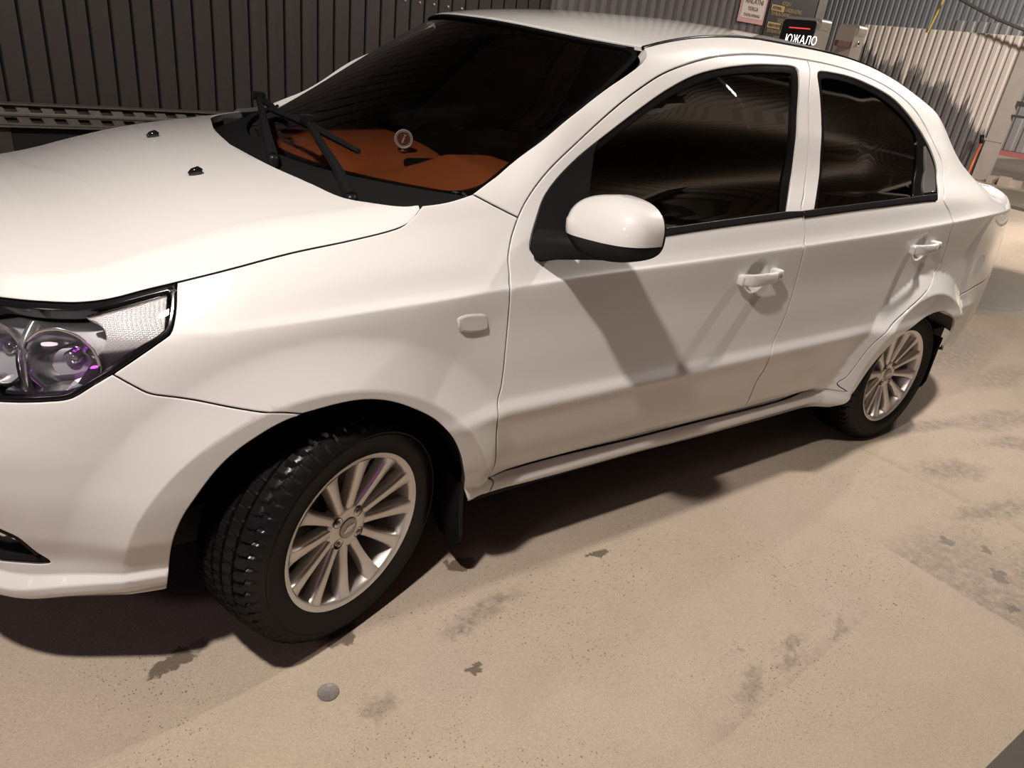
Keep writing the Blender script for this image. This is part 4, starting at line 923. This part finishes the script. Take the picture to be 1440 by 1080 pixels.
# lower stepped reflector shelf
q = [(-.66, .727), (-.60, .729), (-.55, .735), (-.50, .752), (-.475, .766)]; V = []; FF = []
for s_, z_ in q:
    A = offs(np.array([[s_, z_], [s_, z_+.006]]), .012); B = offs(np.array([[s_, z_+.018], [s_, z_+.03]]), .05); V += [A[0], A[1], B[0], B[1]]
for k in range(4):
    i = 4*k; FF += [(i, i+1, i+5, i+4), (i+1, i+2, i+6, i+5), (i+2, i+3, i+7, i+6)]
sub(mesh_obj('reflector_shelf', V, FF, LAMPCHROME, None, False), o_hl)
# --- fog lamp
o_fog = part(empty('fog_lamp', (0, 0, 0)))
wpanel('fog_bezel', fog, BLACKP, o_fog, holes=[inset(fog if area2(fog) > 0 else fog[::-1], .018)], off=.004, gap=.0, lip=.003, drop=.002, thick=.03)
wpanel('fog_recess', inset(fog if area2(fog) > 0 else fog[::-1], .014), BLACKG, o_fog, off=.035, gap=.0, lip=.002, drop=0, thick=0, step=(.03, .03))
wpanel('fog_lens', curve([(-.90,.345),(-.72,.338),(-.685,.347),(-.70,.368),(-.74,.395),(-.80,.41),(-.88,.40),(-.90,.345)], .012), CHROME, o_fog, off=.022, gap=.0, lip=.003, drop=.002, thick=.01)
# ---------------------------------------------------------------- hood, roof, glass : lofts over the car's width
_hg = np.vstack([curve(BAKED['hl_top'])[:-1], curve(BAKED['hood_gap'])]); _hgx = side(_hg[:, 0], _hg[:, 1])
_nose = np.array([(-.785, 0, .795), (-.780, -.2, .803), (-.755, -.36, .82), (-.70, -.48, .845)])
_hx = np.concatenate([_nose[:, 0], _hgx[:, 0]]); _hy = np.concatenate([-_nose[:, 1], -_hgx[:, 1]]); _hz = np.concatenate([_nose[:, 2], _hgx[:, 2]])
_k = np.argsort(_hx); _hx, _hy, _hz = _hx[_k], _hy[_k], _hz[_k]
_hx2 = np.append(_hx, .6); _hys = np.append(np.maximum(_hy, 0), .72); _hzs = np.append(_hz, _hz[-1]+.03)
# near the cowl the shut line hooks inwards; the surface itself runs on
_m = _hx2 < .12
def hood_f(p):
    x, y = p[:, 0], np.abs(p[:, 1])
    Y = np.interp(x, np.append(_hx2[_m], .30), np.append(_hys[_m], .715)); Z = np.interp(x, np.append(_hx2[_m], .30), np.append(_hzs[_m], 1.046))
    e = np.maximum(Y-y, -.05)
    ec = np.interp(x, [-.8, -.6, -.35, -.2, .1, .2], [.03, .07, .115, .13, .10, .06]); hc = .042*(np.maximum(ec, .001)/.13)**.8
    u = np.clip(e/ec, -1, 1); ed = hc*(1-(1-u)*np.abs(1-u)**.6)
    w = np.maximum(e-ec, 0); U = np.maximum(Y-ec, .05)
    z = Z+np.where(e > ec, hc+.095*(w-w*w/(2*U)), ed)
    return np.stack([x, p[:, 1], z], -1)
def hf_n(fn, e=2e-3):
    def g(p):
        a = fn(p+[e, 0])-fn(p-[e, 0]); b = fn(p+[0, e])-fn(p-[0, e]); n = np.cross(a, b); n /= np.maximum(np.linalg.norm(n, axis=1, keepdims=True), 1e-12)
        return n*np.sign(n[:, 2:3]+1e-12)
    return g
HR = curve([(.205,-.677),(.17,-.672),(.14,-.655),(.105,-.62),(.066,-.565),(.035,-.44),(.0,-.27),(-.014,-.15),(-.025,0)])
left = np.stack([_hgx[:, 0], _hgx[:, 1]], 1)
left = np.vstack([_nose[:, :2], left[left[:, 0] > -.66]])
half = np.vstack([left, HR[1:]])
hood_poly = join(half, (half*[1, -1])[::-1][1:-1])
xs = np.arange(-.68, .18, .02); ecx = np.interp(xs, [-.8, -.6, -.35, -.2, .1, .2], [.03, .07, .115, .13, .10, .06]); Yx = np.interp(xs, np.append(_hx2[_m], .30), np.append(_hys[_m], .715))
hfe = [np.stack([xs, sg*(Yx-ecx+d)], 1) for sg in (-1, 1) for d in (-.006, 0, .006, .03, .05)]
o_hood = cpanel('hood', resample(np.vstack([hood_poly, hood_poly[:1]]), .01)[:-1], PAINT, f=hood_f, nf=hf_n(hood_f), feats=hfe, step=(.025, .02), rim_mat=GAP_SHADE, thick=.02)
for sg in (-1, 1):
    P = hood_f(np.array([[-.176, .25*sg]]))[0]
    m = MB().tube([(P[0]-.016, P[1], P[2]+.001), (P[0]-.006, P[1], P[2]+.006), (P[0]+.006, P[1], P[2]+.009), (P[0]+.014, P[1], P[2]+.006)], [.004, .009, .011, .008], 12)
    sub(m.build('washer_nozzle', BLACKG, None, True, 60), o_hood)
# roof
_d = np.vstack([side(*np.array(BAKED['ditch']).T), side(*np.array(DITCH2[1:]).T)])
_dx = np.concatenate([[.6], _d[:, 0]]); _dy = np.concatenate([[.585], -_d[:, 1]]); _dz = np.concatenate([[1.30], _d[:, 2]])
_zcx = np.array([.5, .68, .9, 1.2, 1.5, 1.8, 2.1, 2.3, 2.46, 2.6]); _zcz = np.array([1.385, 1.437, 1.472, 1.499, 1.510, 1.508, 1.492, 1.467, 1.432, 1.39])
def roof_f(p):
    x, y = p[:, 0], np.abs(p[:, 1]); yd = pchip(_dx, _dy, x); zd = pchip(_dx, _dz, x); zc = pchip(_zcx, _zcz, x)
    return np.stack([x, p[:, 1], zc-(zc-zd)*np.minimum(y/yd, 1.1)**2.3], -1)
yt = -_d[0, 1]; xt = _d[0, 0]
def header(v): return np.stack([xt-.20*(1-v**2), v*yt], -1)
x2, y2 = _d[-1, 0], -_d[-1, 1]
def rear_e(v): return np.stack([x2+.10*(1-v**2), v*y2], -1)
vv = np.linspace(-1, 1, 90)
xs = np.linspace(xt, x2, 120)[1:-1]; lw = np.stack([xs, -pchip(_dx, _dy, xs)], 1)
roof_poly = np.vstack([header(vv)[::-1], lw, rear_e(vv), (lw*[1, -1])[::-1]])
o_roof = cpanel('roof', roof_poly, PAINT, f=roof_f, nf=hf_n(roof_f), step=(.03, .025), gap=.004, drop=.003)
# black ditch moulding
dm = MB(); ds = np.array(DITCH2); dc = np.vstack([C('ditch', d=.03), curve(ds, .03)[1:]]); q = side(dc[:, 0], dc[:, 1]); nn = side_n(dc[:, 0], dc[:, 1])
dm.tube([tuple(a-b*.004) for a, b in zip(q, nn)], .0055, 8)
o_dm = part(dm.build('roof_moulding', SEAL, None, True))
# windscreen as a Coons patch
_we = side(*curve(BAKED['ws_edge'], .02).T)
_wt = np.concatenate([[0], np.cumsum(np.linalg.norm(np.diff(_we, axis=0), axis=1))]); _wt /= _wt[-1]; _m8 = _wt < .93
_we = np.stack([np.polyval(np.polyfit(_wt[_m8], _we[_m8, i], 3), np.linspace(0, 1, 30)) for i in range(3)], 1)
def coons(edge, bot, top):
    L = np.concatenate([[0], np.cumsum(np.linalg.norm(np.diff(edge, axis=0), axis=1))]); L /= L[-1]
    def ef(t): return np.stack([np.interp(t, L, edge[:, i]) for i in range(3)], -1)
    def f(p):
        t, v = np.clip(p[:, 0], -.05, 1.05), p[:, 1]; E = ef(t)
        a = np.stack([E[:, 0], -v*E[:, 1], E[:, 2]], -1)          # straight across, v=-1 is the driver's side
        cb = bot(v)-np.stack([np.full_like(v, edge[0, 0]), -v*edge[0, 1], np.full_like(v, edge[0, 2])], -1)
        ct = top(v)-np.stack([np.full_like(v, edge[-1, 0]), -v*edge[-1, 1], np.full_like(v, edge[-1, 2])], -1)
        w = t[:, None]; return a+cb*(1-w)+ct*w
    return f
def ws_bot(v):
    e = _we[0]; return np.stack([.05+(e[0]-.05)*np.abs(v)**2.2, -v*e[1], 1.052+(e[2]-1.052)*v*v], -1)
def ws_top(v):
    h = roof_f(header(v)); h[:, 2] += .011; h[:, 0] -= .006; return h
def pn(fn, sgn, e=3e-3):
    def g(p):
        a = fn(p+[e, 0])-fn(p-[e, 0]); b = fn(p+[0, e])-fn(p-[0, e]); n = np.cross(a, b); n /= np.maximum(np.linalg.norm(n, axis=1, keepdims=True), 1e-12); return n*sgn
    return g
_wedge = _we+np.array([xt-.004, -yt, 1.411])*0; _k3 = np.linspace(0, 1, 30)[:, None]**4
_wedge = _we*(1-_k3)+(_we+(np.array([xt-.004, -yt, 1.411])-_we[-1]))*_k3
ws_f0 = coons(_wedge, ws_bot, ws_top)
ws_f = lambda p: ws_f0(p)
_n0 = pn(ws_f, 1)(np.array([[.5, 0.]]))[0]; ws_n = pn(ws_f, 1 if _n0[2] > 0 else -1)
def tv(pts): return np.array(pts, float)
def rrect(t0, t1, v0, v1, r, rv, n=8):
    P = []
    for ct, cv, a0 in ((t1-r, v1-rv, 0), (t0+r, v1-rv, 90), (t0+r, v0+rv, 180), (t1-r, v0+rv, 270)):
        for k in range(n+1):
            a = math.radians(a0+90*k/n); 
            P.append((ct+r*math.cos(a), cv+rv*math.sin(a)))
    P = np.array(P); return resample(np.vstack([P, P[:1]]), .02)[:-1]
ws_out = rrect(-.02, .998, -.997, .997, .06, .06); ws_in = rrect(.045, .965, -.968, .968, .08, .08)
kw = dict(f=ws_f, nf=ws_n, gap=0, step=(.05, .05))
o_ws = cpanel('windscreen', ws_out, GLASS_W, lip=.004, drop=0, thick=0, off=.023, **kw)
sub(panel('frit_border', ws_out, BLACKG, None, holes=[ws_in], lip=.004, drop=0, thick=0, off=.026, **kw), o_ws)
sub(panel('windscreen_seal', rrect(-.03, 1.0, -1.0, 1.0, .06, .06), SEAL, None, holes=[rrect(-.02, .982, -.986, .986, .06, .06)], f=ws_f, nf=ws_n, gap=0, step=(.05, .05), lip=.004, drop=.001, thick=.008, off=.018), o_ws)
# cowl between hood and windscreen
def cowl():
    V = []; F = []; n = 60
    for i in range(n+1):
        v = -1+2*i/n; y = v*.69
        hx = np.interp(abs(y), [0, .15, .27, .44, .565, .62, .655, .69], [-.025, -.014, 0, .035, .066, .105, .14, .20])
        hz = hood_f(np.array([[hx, y]]))[0, 2]
        w = ws_f(np.array([[.02, v*1.0]]))[0]; w0 = ws_f(np.array([[-.02, v]]))[0]
        V += [(hx-.03, y, hz-.045), (hx+.012, y, hz-.035), ((hx+w0[0])/2+.01, y, (hz+w0[2])/2-.022), (w0[0], w0[1], w0[2]-.006), (w[0], w[1], w[2]-.018)]
    for i in range(n):
        for j in range(4): F.append((i*5+j, i*5+5+j, i*5+6+j, i*5+1+j))
    return part(mesh_obj('cowl', V, F, BLACKP, smooth=True))
o_cowl = cowl()
hm = MB(); hv = header(np.linspace(-.97, .97, 60)); hp = roof_f(hv); hm.tube([(a[0]-.005, a[1], a[2]-.009) for a in hp], .0045, 8)
o_hm = part(hm.build('header_moulding', SEAL, None, True))
# rear window, boot lid
_ce = side(*CPIL.T)[::-1]
def rw_top(v):
    return roof_f(rear_e(v))
def tb(v):
    e = _ce[-1]; return np.stack([e[0]+.10*(1-v*v), -v*e[1], e[2]+.015*(1-v*v)], -1)
_re = np.vstack([[[x2, -y2, _d[-1, 2]]], _ce[1:]])
rw_f0 = coons(_re, rw_top, tb); _q = pn(rw_f0, 1)(np.array([[.5, 0.]]))[0]
o_rw = cpanel('rear_window', rrect(.01, .99, -.99, .99, .05, .05), GLASS_S, f=rw_f0, nf=pn(rw_f0, 1 if _q[2] > 0 else -1), gap=0, step=(.06, .06), lip=.004, drop=0, thick=0, off=.002)
_te = side(*TRUNK_G.T)[::-1]
def tr(v):
    e = _te[-1]; return np.stack([e[0]+.13*(1-np.abs(v)**2.5), -v*e[1], e[2]+.012*(1-v*v)], -1)
tk_f = coons(_te, tb, tr); _q = pn(tk_f, 1)(np.array([[.5, 0.]]))[0]
o_trunk = cpanel('trunk_lid', resample(np.array([(0, -1), (1, -1), (1, 1), (0, 1), (0, -1)], float), .03)[:-1], PAINT, f=tk_f, nf=pn(tk_f, 1 if _q[2] > 0 else -1), gap=.004, step=(.04, .04))
# --- rear end
tail_face = join(curve([(3.43,1.012),(3.6,1.022),(3.8,1.03),(4.045,1.032)]), curve([(4.045,1.025),(4.045,.665)]), curve([(4.045,.665),(3.5,.665)]), curve([(3.5,.665),(3.48,.75),(3.45,.88),(3.43,1.012)]))
o_tf = part(panel('trunk_face', tail_face, PAINT, None, step=(.03, .03)))
tail_lamp = join(curve(LAMP_B[::6]), curve([(3.43,.985),(3.45,.88),(3.475,.75),(3.5,.675)]), curve([(3.5,.675),(3.3,.665),(3.10,.662)]))
RED = pmat('red_lamp_lens', (.45, .02, .02), .1, 0, 1, .02)
o_tl = part(panel('tail_light', tail_lamp, RED, None, gap=.001))
rb = join(RSEAM, curve([(3.10,.662),(3.5,.662),(4.045,.662)]), curve([(4.045,.662),(4.045,.29)]), curve([(4.045,.29),(3.5,.30),(3.2,.315),(3.05,.322),(2.9,.335),(2.80,.358),(2.735,.395)]), RARCH2[::-1])
o_rb = part(panel('rear_bumper', rb, PAINT, None, feats=FE, step=(.02, .016)))
gr = join(curve([(-.905,.70),(-1.1,.690),(-1.4402,.685)]), curve([(-1.4402,.685),(-1.4402,.798)]), curve([(-1.4402,.798),(-1.25,.806),(-1.08,.820),(-.96,.842),(-.86,.852)]), curve([(-.86,.852),(-.905,.80),(-.905,.70)]))
o_gr = part(panel('grille', gr, BLACKG, None, off=.012, gap=0, thick=.03, step=(.03, .02)))
gb = MB()
for z in (.71, .735, .76):
    s = np.linspace(-1.43, -.94, 14); gb.tube([tuple(p) for p in side(s, np.full_like(s, z))], .006, 8)
sub(gb.build('grille_bar', CHROME, None, True), o_gr)
# ---------------------------------------------------------------- wheels
def make_wheel():
    R = Matrix.Rotation(math.pi/2, 4, 'X')
    root = empty('wheel')
    prof = [(.197,-.006),(.203,.000),(.212,.003),(.222,.0085),(.240,.012),(.256,.0115),(.258,.0098),(.261,.0098),(.263,.0108),(.275,.006),(.285,-.003),(.2905,-.010),(.2905,-.0115),(.294,-.0165)]
    tread = []
    for h, g in ((-.020,0),(-.030,0),(-.0445,0),(-.046,1),(-.051,1),(-.0525,0),(-.066,0),(-.080,0),(-.0815,1),(-.0875,1),(-.089,0),(-.100,0),(-.111,0),(-.1125,1),(-.1185,1),(-.120,0),(-.134,0),(-.148,0),(-.1495,1),(-.1545,1),(-.156,0),(-.170,0),(-.180,0)):
        c = (h+.10)/.08; tread.append((.3035-.0065*abs(c)**2.6, h, g))
    inner = [(.290,-.188),(.275,-.194),(.24,-.200),(.21,-.190),(.197,-.182)]
    P = [(r, h, 0, 0) for r, h in prof]+[(r, h, g, 1) for r, h, g in tread]+[(r, h, 0, 0) for r, h in inner]
    na = 480; m = len(P); V = np.zeros((na, m, 3))
    for k in range(na):
        for j, (r, h, g, t) in enumerate(P):
            rr = r-.007*g; a = 2*math.pi*k/na
            if t and not g:
                sh = int(round(abs(h+.10)*90)); edge = abs(h+.10) > .052
                if (k+sh*(1 if edge else 2)) % 8 in ((0, 1) if edge else (0,)): rr -= .006 if edge else .004
                a += .25*(h+.10)*(1 if h > -.10 else -1)
            elif not t and .284 < r < .2945 and k % 8 in (0, 1): rr -= .004
            V[k, j] = (rr*math.cos(a), rr*math.sin(a), h)
    V = V.reshape(-1, 3); F = []
    for k in range(na):
        k2 = (k+1) % na
        for j in range(m-1): F.append((k*m+j, k2*m+j, k2*m+j+1, k*m+j+1))
    MB().add([tuple(R @ Vector(p)) for p in V], F).build('tire', RUBBER, root, True, 32)
    rim = MB()
    rim.lathe([(.199,-.182),(.205,-.180),(.205,-.172),(.190,-.165),(.178,-.10),(.182,-.045),(.187,-.022),(.1885,-.012),(.190,-.006),(.1935,-.003),(.2005,-.0005),(.2055,.0015),(.2075,-.0005),(.2065,-.006),(.199,-.008)], 96, R)
    for q in range(12):
        a0 = math.radians(22+30*q); sec = []
        st = [(.046,-.030,.0215),(.062,-.0265,.0200),(.085,-.0225,.0190),(.115,-.0170,.0205),(.150,-.0110,.0245),(.176,-.0065,.0300),(.186,-.0045,.0360),(.1915,-.0030,.0440)]
        for r, h, w in st:
            for dy, dh in ((-w/2-.0045,-.030),(-w/2-.0030,-.010),(-w/2,-.0018),(-w/2+.0025,0),(w/2-.0025,0),(w/2,-.0018),(w/2+.0030,-.010),(w/2+.0045,-.030)):
                x, y = r, dy; sec.append((x*math.cos(a0)-y*math.sin(a0), x*math.sin(a0)+y*math.cos(a0), h+dh))
        n = 8; fs = []
        for i in range(len(st)-1):
            for k in range(n-1): fs.append((i*n+k, (i+1)*n+k, (i+1)*n+k+1, i*n+k+1))
        rim.add([tuple(R @ Vector(p)) for p in sec], fs)
    rim.lathe([(.0275,-.034),(.0275,-.0265),(.030,-.025),(.0500,-.0268),(.056,-.0285),(.062,-.034),(.064,-.06)], 64, R)
    rim.build('rim', ALLOY, root, True, 38)
    MB().lathe([(.0265,-.034),(.0265,-.0250),(.0255,-.0238),(.015,-.0228),(.0001,-.0225)], 40, R).build('hub_cap', HUBCAP, root, True, 40)
    e = MB()
    for sg in (1, -1):                                  # crossed emblem on the cap
        pass
    e.prism([(-.016,-.004),(-.006,-.004),(-.006,-.008),(.008,-.008),(.008,-.004),(.018,-.004),(.015,.004),(.006,.004),(.006,.008),(-.008,.008),(-.008,.004),(-.019,.004)], -.0235, -.0215, R @ Matrix.Rotation(.35, 4, 'Z'))
    e.build('emblem', ALLOY, root)
    hole = MB()
    for q in range(4):
        a = math.radians(47+90*q); T = R @ Matrix.Translation((.0445*math.cos(a), .0445*math.sin(a), 0))
        hole.lathe([(.0142,-.0262),(.0135,-.0248),(.0125,-.0258),(.0125,-.0270),(.0001,-.0270)], 24, T)
        nb = MB(); hx = [(.0066*math.cos(math.pi*i/3), .0066*math.sin(math.pi*i/3)) for i in range(6)]
        nb.prism(hx, -.0275, -.0225, T); nb.lathe([(.0052,-.0225),(.003,-.0205),(.0001,-.0200)], 12, T)
        nb.build('lug_nut', LUG, root, True, 30)
    hole.build('lug_seat', BLACKG, root, True)
    MB().lathe([(.060,-.085),(.125,-.085),(.128,-.088),(.128,-.105),(.06,-.105)], 60, R).build('brake_disc', STEEL, root, True, 40)
    MB().lathe([(.001,-.14),(.178,-.14),(.178,-.145)], 48, R).build('dust_shield', DARK, root)
    MB().box((-.05, -.03, -.115), (.05, .05, -.072), R @ Matrix.Rotation(2.5, 4, 'Z') @ Matrix.Translation((0, .105, 0)), .01).build('brake_caliper', BRAKE, root, True, 40)
    return root
wheel0 = make_wheel()
def place_wheel(w, loc, rz, camber=0):
    part(w); w.location = Vector(loc)-CAR_OFF; w.rotation_euler = (camber, 0, rz)
def dup(root, parent=None):
    r = root.copy(); COL.objects.link(r); r.parent = parent or root.parent
    for ch in root.children:
        c = ch.copy(); COL.objects.link(c); c.parent = r
    return r
place_wheel(wheel0, (-.0005, -.827, .3025), .3424)
w1 = dup(wheel0); place_wheel(w1, (2.412, -.829, .300), .0, -.045)
w2 = dup(wheel0); place_wheel(w2, (-.0005, .827, .3025), math.pi+.3424)
w3 = dup(wheel0); place_wheel(w3, (2.412, .829, .300), math.pi)
# ---------------------------------------------------------------- underside, arch liners, cabin
ub = MB(); ub.box((-.70, -.62, .24), (3.25, .62, .34)); ub.box((.36, -.775, .25), (1.98, .775, .34))
ub.box((-.62, -.42, .34), (.22, .42, .78))
part(ub.build('underbody', DARK))
def liner(cx, cz, r, y0, y1):
    V = []; F = []; n = 26
    for i in range(n+1):
        a = math.radians(-6+193*i/n)
        for y in (y0, y1): V.append((cx+r*math.cos(a), y, cz+r*math.sin(a)))
    for i in range(n): F.append((2*i, 2*i+1, 2*i+3, 2*i+2))
    c = len(V); V.append((cx, y1, cz))
    for i in range(n): F.append((c, 2*i+1, 2*i+3))
    return part(mesh_obj('wheel_liner', V, F, DARK))
l1 = liner(-.06, .30, .392, -.745, -.50); l2 = liner(2.40, .28, .372, -.745, -.52)
# dashboard
def dash_f(p):
    x, y = p[:, 0], p[:, 1]
    hump = np.exp(-(np.abs(y+.37)/.20)**4)
    z = 1.005+.035*np.exp(-(np.abs(y-.28)/.30)**4)-.6*np.maximum(x-.62, 0)**1.5*4
    z = z+.075*hump*np.clip((x-.28)/.22, 0, 1)**1.2*np.clip((.82-x)/.12, 0, 1)
    z = z-.30*np.maximum(.30-x, 0)-.018*np.exp(-((y+.10)/.05)**2)
    return np.stack([x, y, z], -1)
dp = resample(np.array([(.12,-.50),(.30,-.60),(.80,-.61),(.80,.61),(.30,.60),(.12,.50),(.04,.3),(.0,0),(.04,-.3),(.12,-.50)], float), .02)[:-1]
o_dash = cpanel('dashboard', dp, ORANGE, f=dash_f, nf=hf_n(dash_f), step=(.025, .025), gap=0, drop=.004, thick=.12)
vt = MB().box((.46, -.145, 1.0), (.70, -.065, 1.028), None, .012); sub(vt.build('centre_vent', BLACKP, None, True, 40), o_dash)
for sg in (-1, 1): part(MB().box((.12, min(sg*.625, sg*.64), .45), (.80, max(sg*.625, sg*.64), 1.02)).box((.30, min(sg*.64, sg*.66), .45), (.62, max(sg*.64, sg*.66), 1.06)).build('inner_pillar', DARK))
# steering wheel, seats
stw = part(empty('steering_wheel', (.95, -.36, 1.0)))
M = Matrix.Rotation(math.radians(-62), 4, 'Y')
tor = MB(); pts = [(.185*math.cos(2*math.pi*i/36), .185*math.sin(2*math.pi*i/36), 0) for i in range(37)]
tor.tube([tuple(M @ Vector(p)) for p in pts], .015, 10, False); tor.build('wheel_rim', BLACKP, stw, True)
MB().box((-.06, -.17, -.02), (.06, .17, .02), M, .015).build('airbag_boss', BLACKP, stw, True, 40)
def seat(y, x):
    r = part(empty('seat', (x, y, .3)))
    MB().box((-.25, -.24, .05), (.27, .24, .27), None, .05).build('seat_cushion', SEATM, r, True, 40)
    MB().box((-.07, -.23, 0), (.07, .23, .62), Matrix.Translation((.30, 0, .20)) @ Matrix.Rotation(.32, 4, 'Y'), .05).build('seat_back', SEATM, r, True, 40)
    MB().box((-.05, -.13, 0), (.05, .13, .16), Matrix.Translation((.52, 0, .80)) @ Matrix.Rotation(.2, 4, 'Y'), .04).build('head_rest', SEATM, r, True, 40)
    return r
s1 = seat(-.36, 1.35); s2 = dup(s1); s2.location.y = .36
part(MB().box((2.0, -.60, .35), (2.55, .60, .60), None, .05).box((2.45, -.60, .55), (2.62, .60, 1.0), None, .05).build('rear_seat', SEATM, None, True, 40))
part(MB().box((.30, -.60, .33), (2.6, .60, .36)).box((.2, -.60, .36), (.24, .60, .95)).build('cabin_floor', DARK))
# headlining keeps the cabin dark
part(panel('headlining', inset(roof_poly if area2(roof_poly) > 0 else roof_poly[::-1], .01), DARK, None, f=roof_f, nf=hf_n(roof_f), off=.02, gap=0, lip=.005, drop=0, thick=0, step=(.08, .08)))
# interior mirror
im = part(empty('interior_mirror', (.86, -.06, 1.325)))
MB().box((-.012, -.115, -.035), (.012, .115, .035), Matrix.Rotation(.12, 4, 'Z') @ Matrix.Rotation(-.12, 4, 'Y'), .011).build('mirror_shell', BLACKP, im, True, 40)
MB().tube([(0, 0, 0), (-.02, .0, .05), (-.04, 0, .085)], .009, 8).build('mirror_stem', BLACKP, im, True)
# wipers
def wiper(pivot, knee, mid, b0, b1):
    r = part(empty('wiper', pivot)); pv = Vector(pivot); L = lambda p: tuple(Vector(p)-pv)
    MB().tube([L(pivot), L(knee), L(mid)], [.016, .013, .009], 8).build('wiper_arm', BLACKP, r, True, 40)
    MB().tube([L(b0), L(tuple((Vector(b0)+Vector(b1))/2+Vector((0, 0, .008)))), L(b1)], [.007, .011, .007], 6).build('wiper_blade', BLACKP, r, True, 40)
    d = Vector((0, 0, .016)); c = Vector(mid)
    MB().box(tuple(c-pv-Vector((.018, .022, .008))), tuple(c-pv+Vector((.018, .022, .02))), None, .005).build('blade_clip', BLACKG, r, True, 40)
    MB().lathe([(.001, .008), (.011, .007), (.014, .0), (.014, -.02)], 16).build('pivot_cap', BLACKP, r, True)
    return r
wiper((.085,-.56,1.03),(.11,-.42,1.062),(.165,-.07,1.118),(.14,.18,1.115),(.195,-.345,1.092))
wiper((.02,-.215,1.05),(.045,-.10,1.078),(.195,.47,1.112),(.215,.60,1.10),(.165,.14,1.105))
# mirror-image parts on the far side
for o in (o_fender, o_bside, o_fdoor, o_rdoor, o_bump, o_rep, fl1, fl2, o_hl, o_fog, o_tf, o_tl, o_rb, o_gr, l1, l2, o_dm): twin(o)

far_mirror = twin(o_mirror); far_mirror.location = Vector((.63, .895, 1.015))-CAR_OFF

SILVER = pmat('silver_plastic', (.75, .72, .68), .45, .3)
# ---------------------------------------------------------------- round ornament on the dashboard
af = tag(empty('air_freshener', (.505, .02, 1.045)), 'small round chrome ringed ornament standing on the orange dashboard', 'ornament')
_v = (Vector(CAM_POS)-Vector((.505, .02, 1.06))).to_track_quat('Z', 'Y').to_matrix().to_4x4()
_M = Matrix.Translation((0, 0, .022)) @ _v
MB().lathe([(.024, 0), (.027, .003), (.0295, .0), (.027, -.004), (.024, 0)], 40, _M).build('ring', SILVER, af, True)
MB().lathe([(.0215, .0), (.0228, .0015), (.0215, .003), (.0202, .0015), (.0215, 0)], 40, _M).build('inner_ring', SILVER, af, True)
MB().lathe([(.0001, -.001), (.0245, -.001), (.0245, -.004), (.0001, -.004)], 40, _M).build('disc', pmat('ornament_brown', (.20, .06, .03), .4), af)
MB().box((-.0025, -.013, -.001), (.0025, .006, .002), _M @ Matrix.Rotation(-.35, 4, 'Z')).box((-.003, .009, -.001), (.003, .014, .002), _M @ Matrix.Rotation(-.35, 4, 'Z')).build('letter', SILVER, af)
MB().lathe([(.001, .0), (.012, 0), (.010, .006), (.004, .012), (.001, .014)], 20, Matrix.Translation((0, 0, -.014))).build('foot', CHROME, af, True)
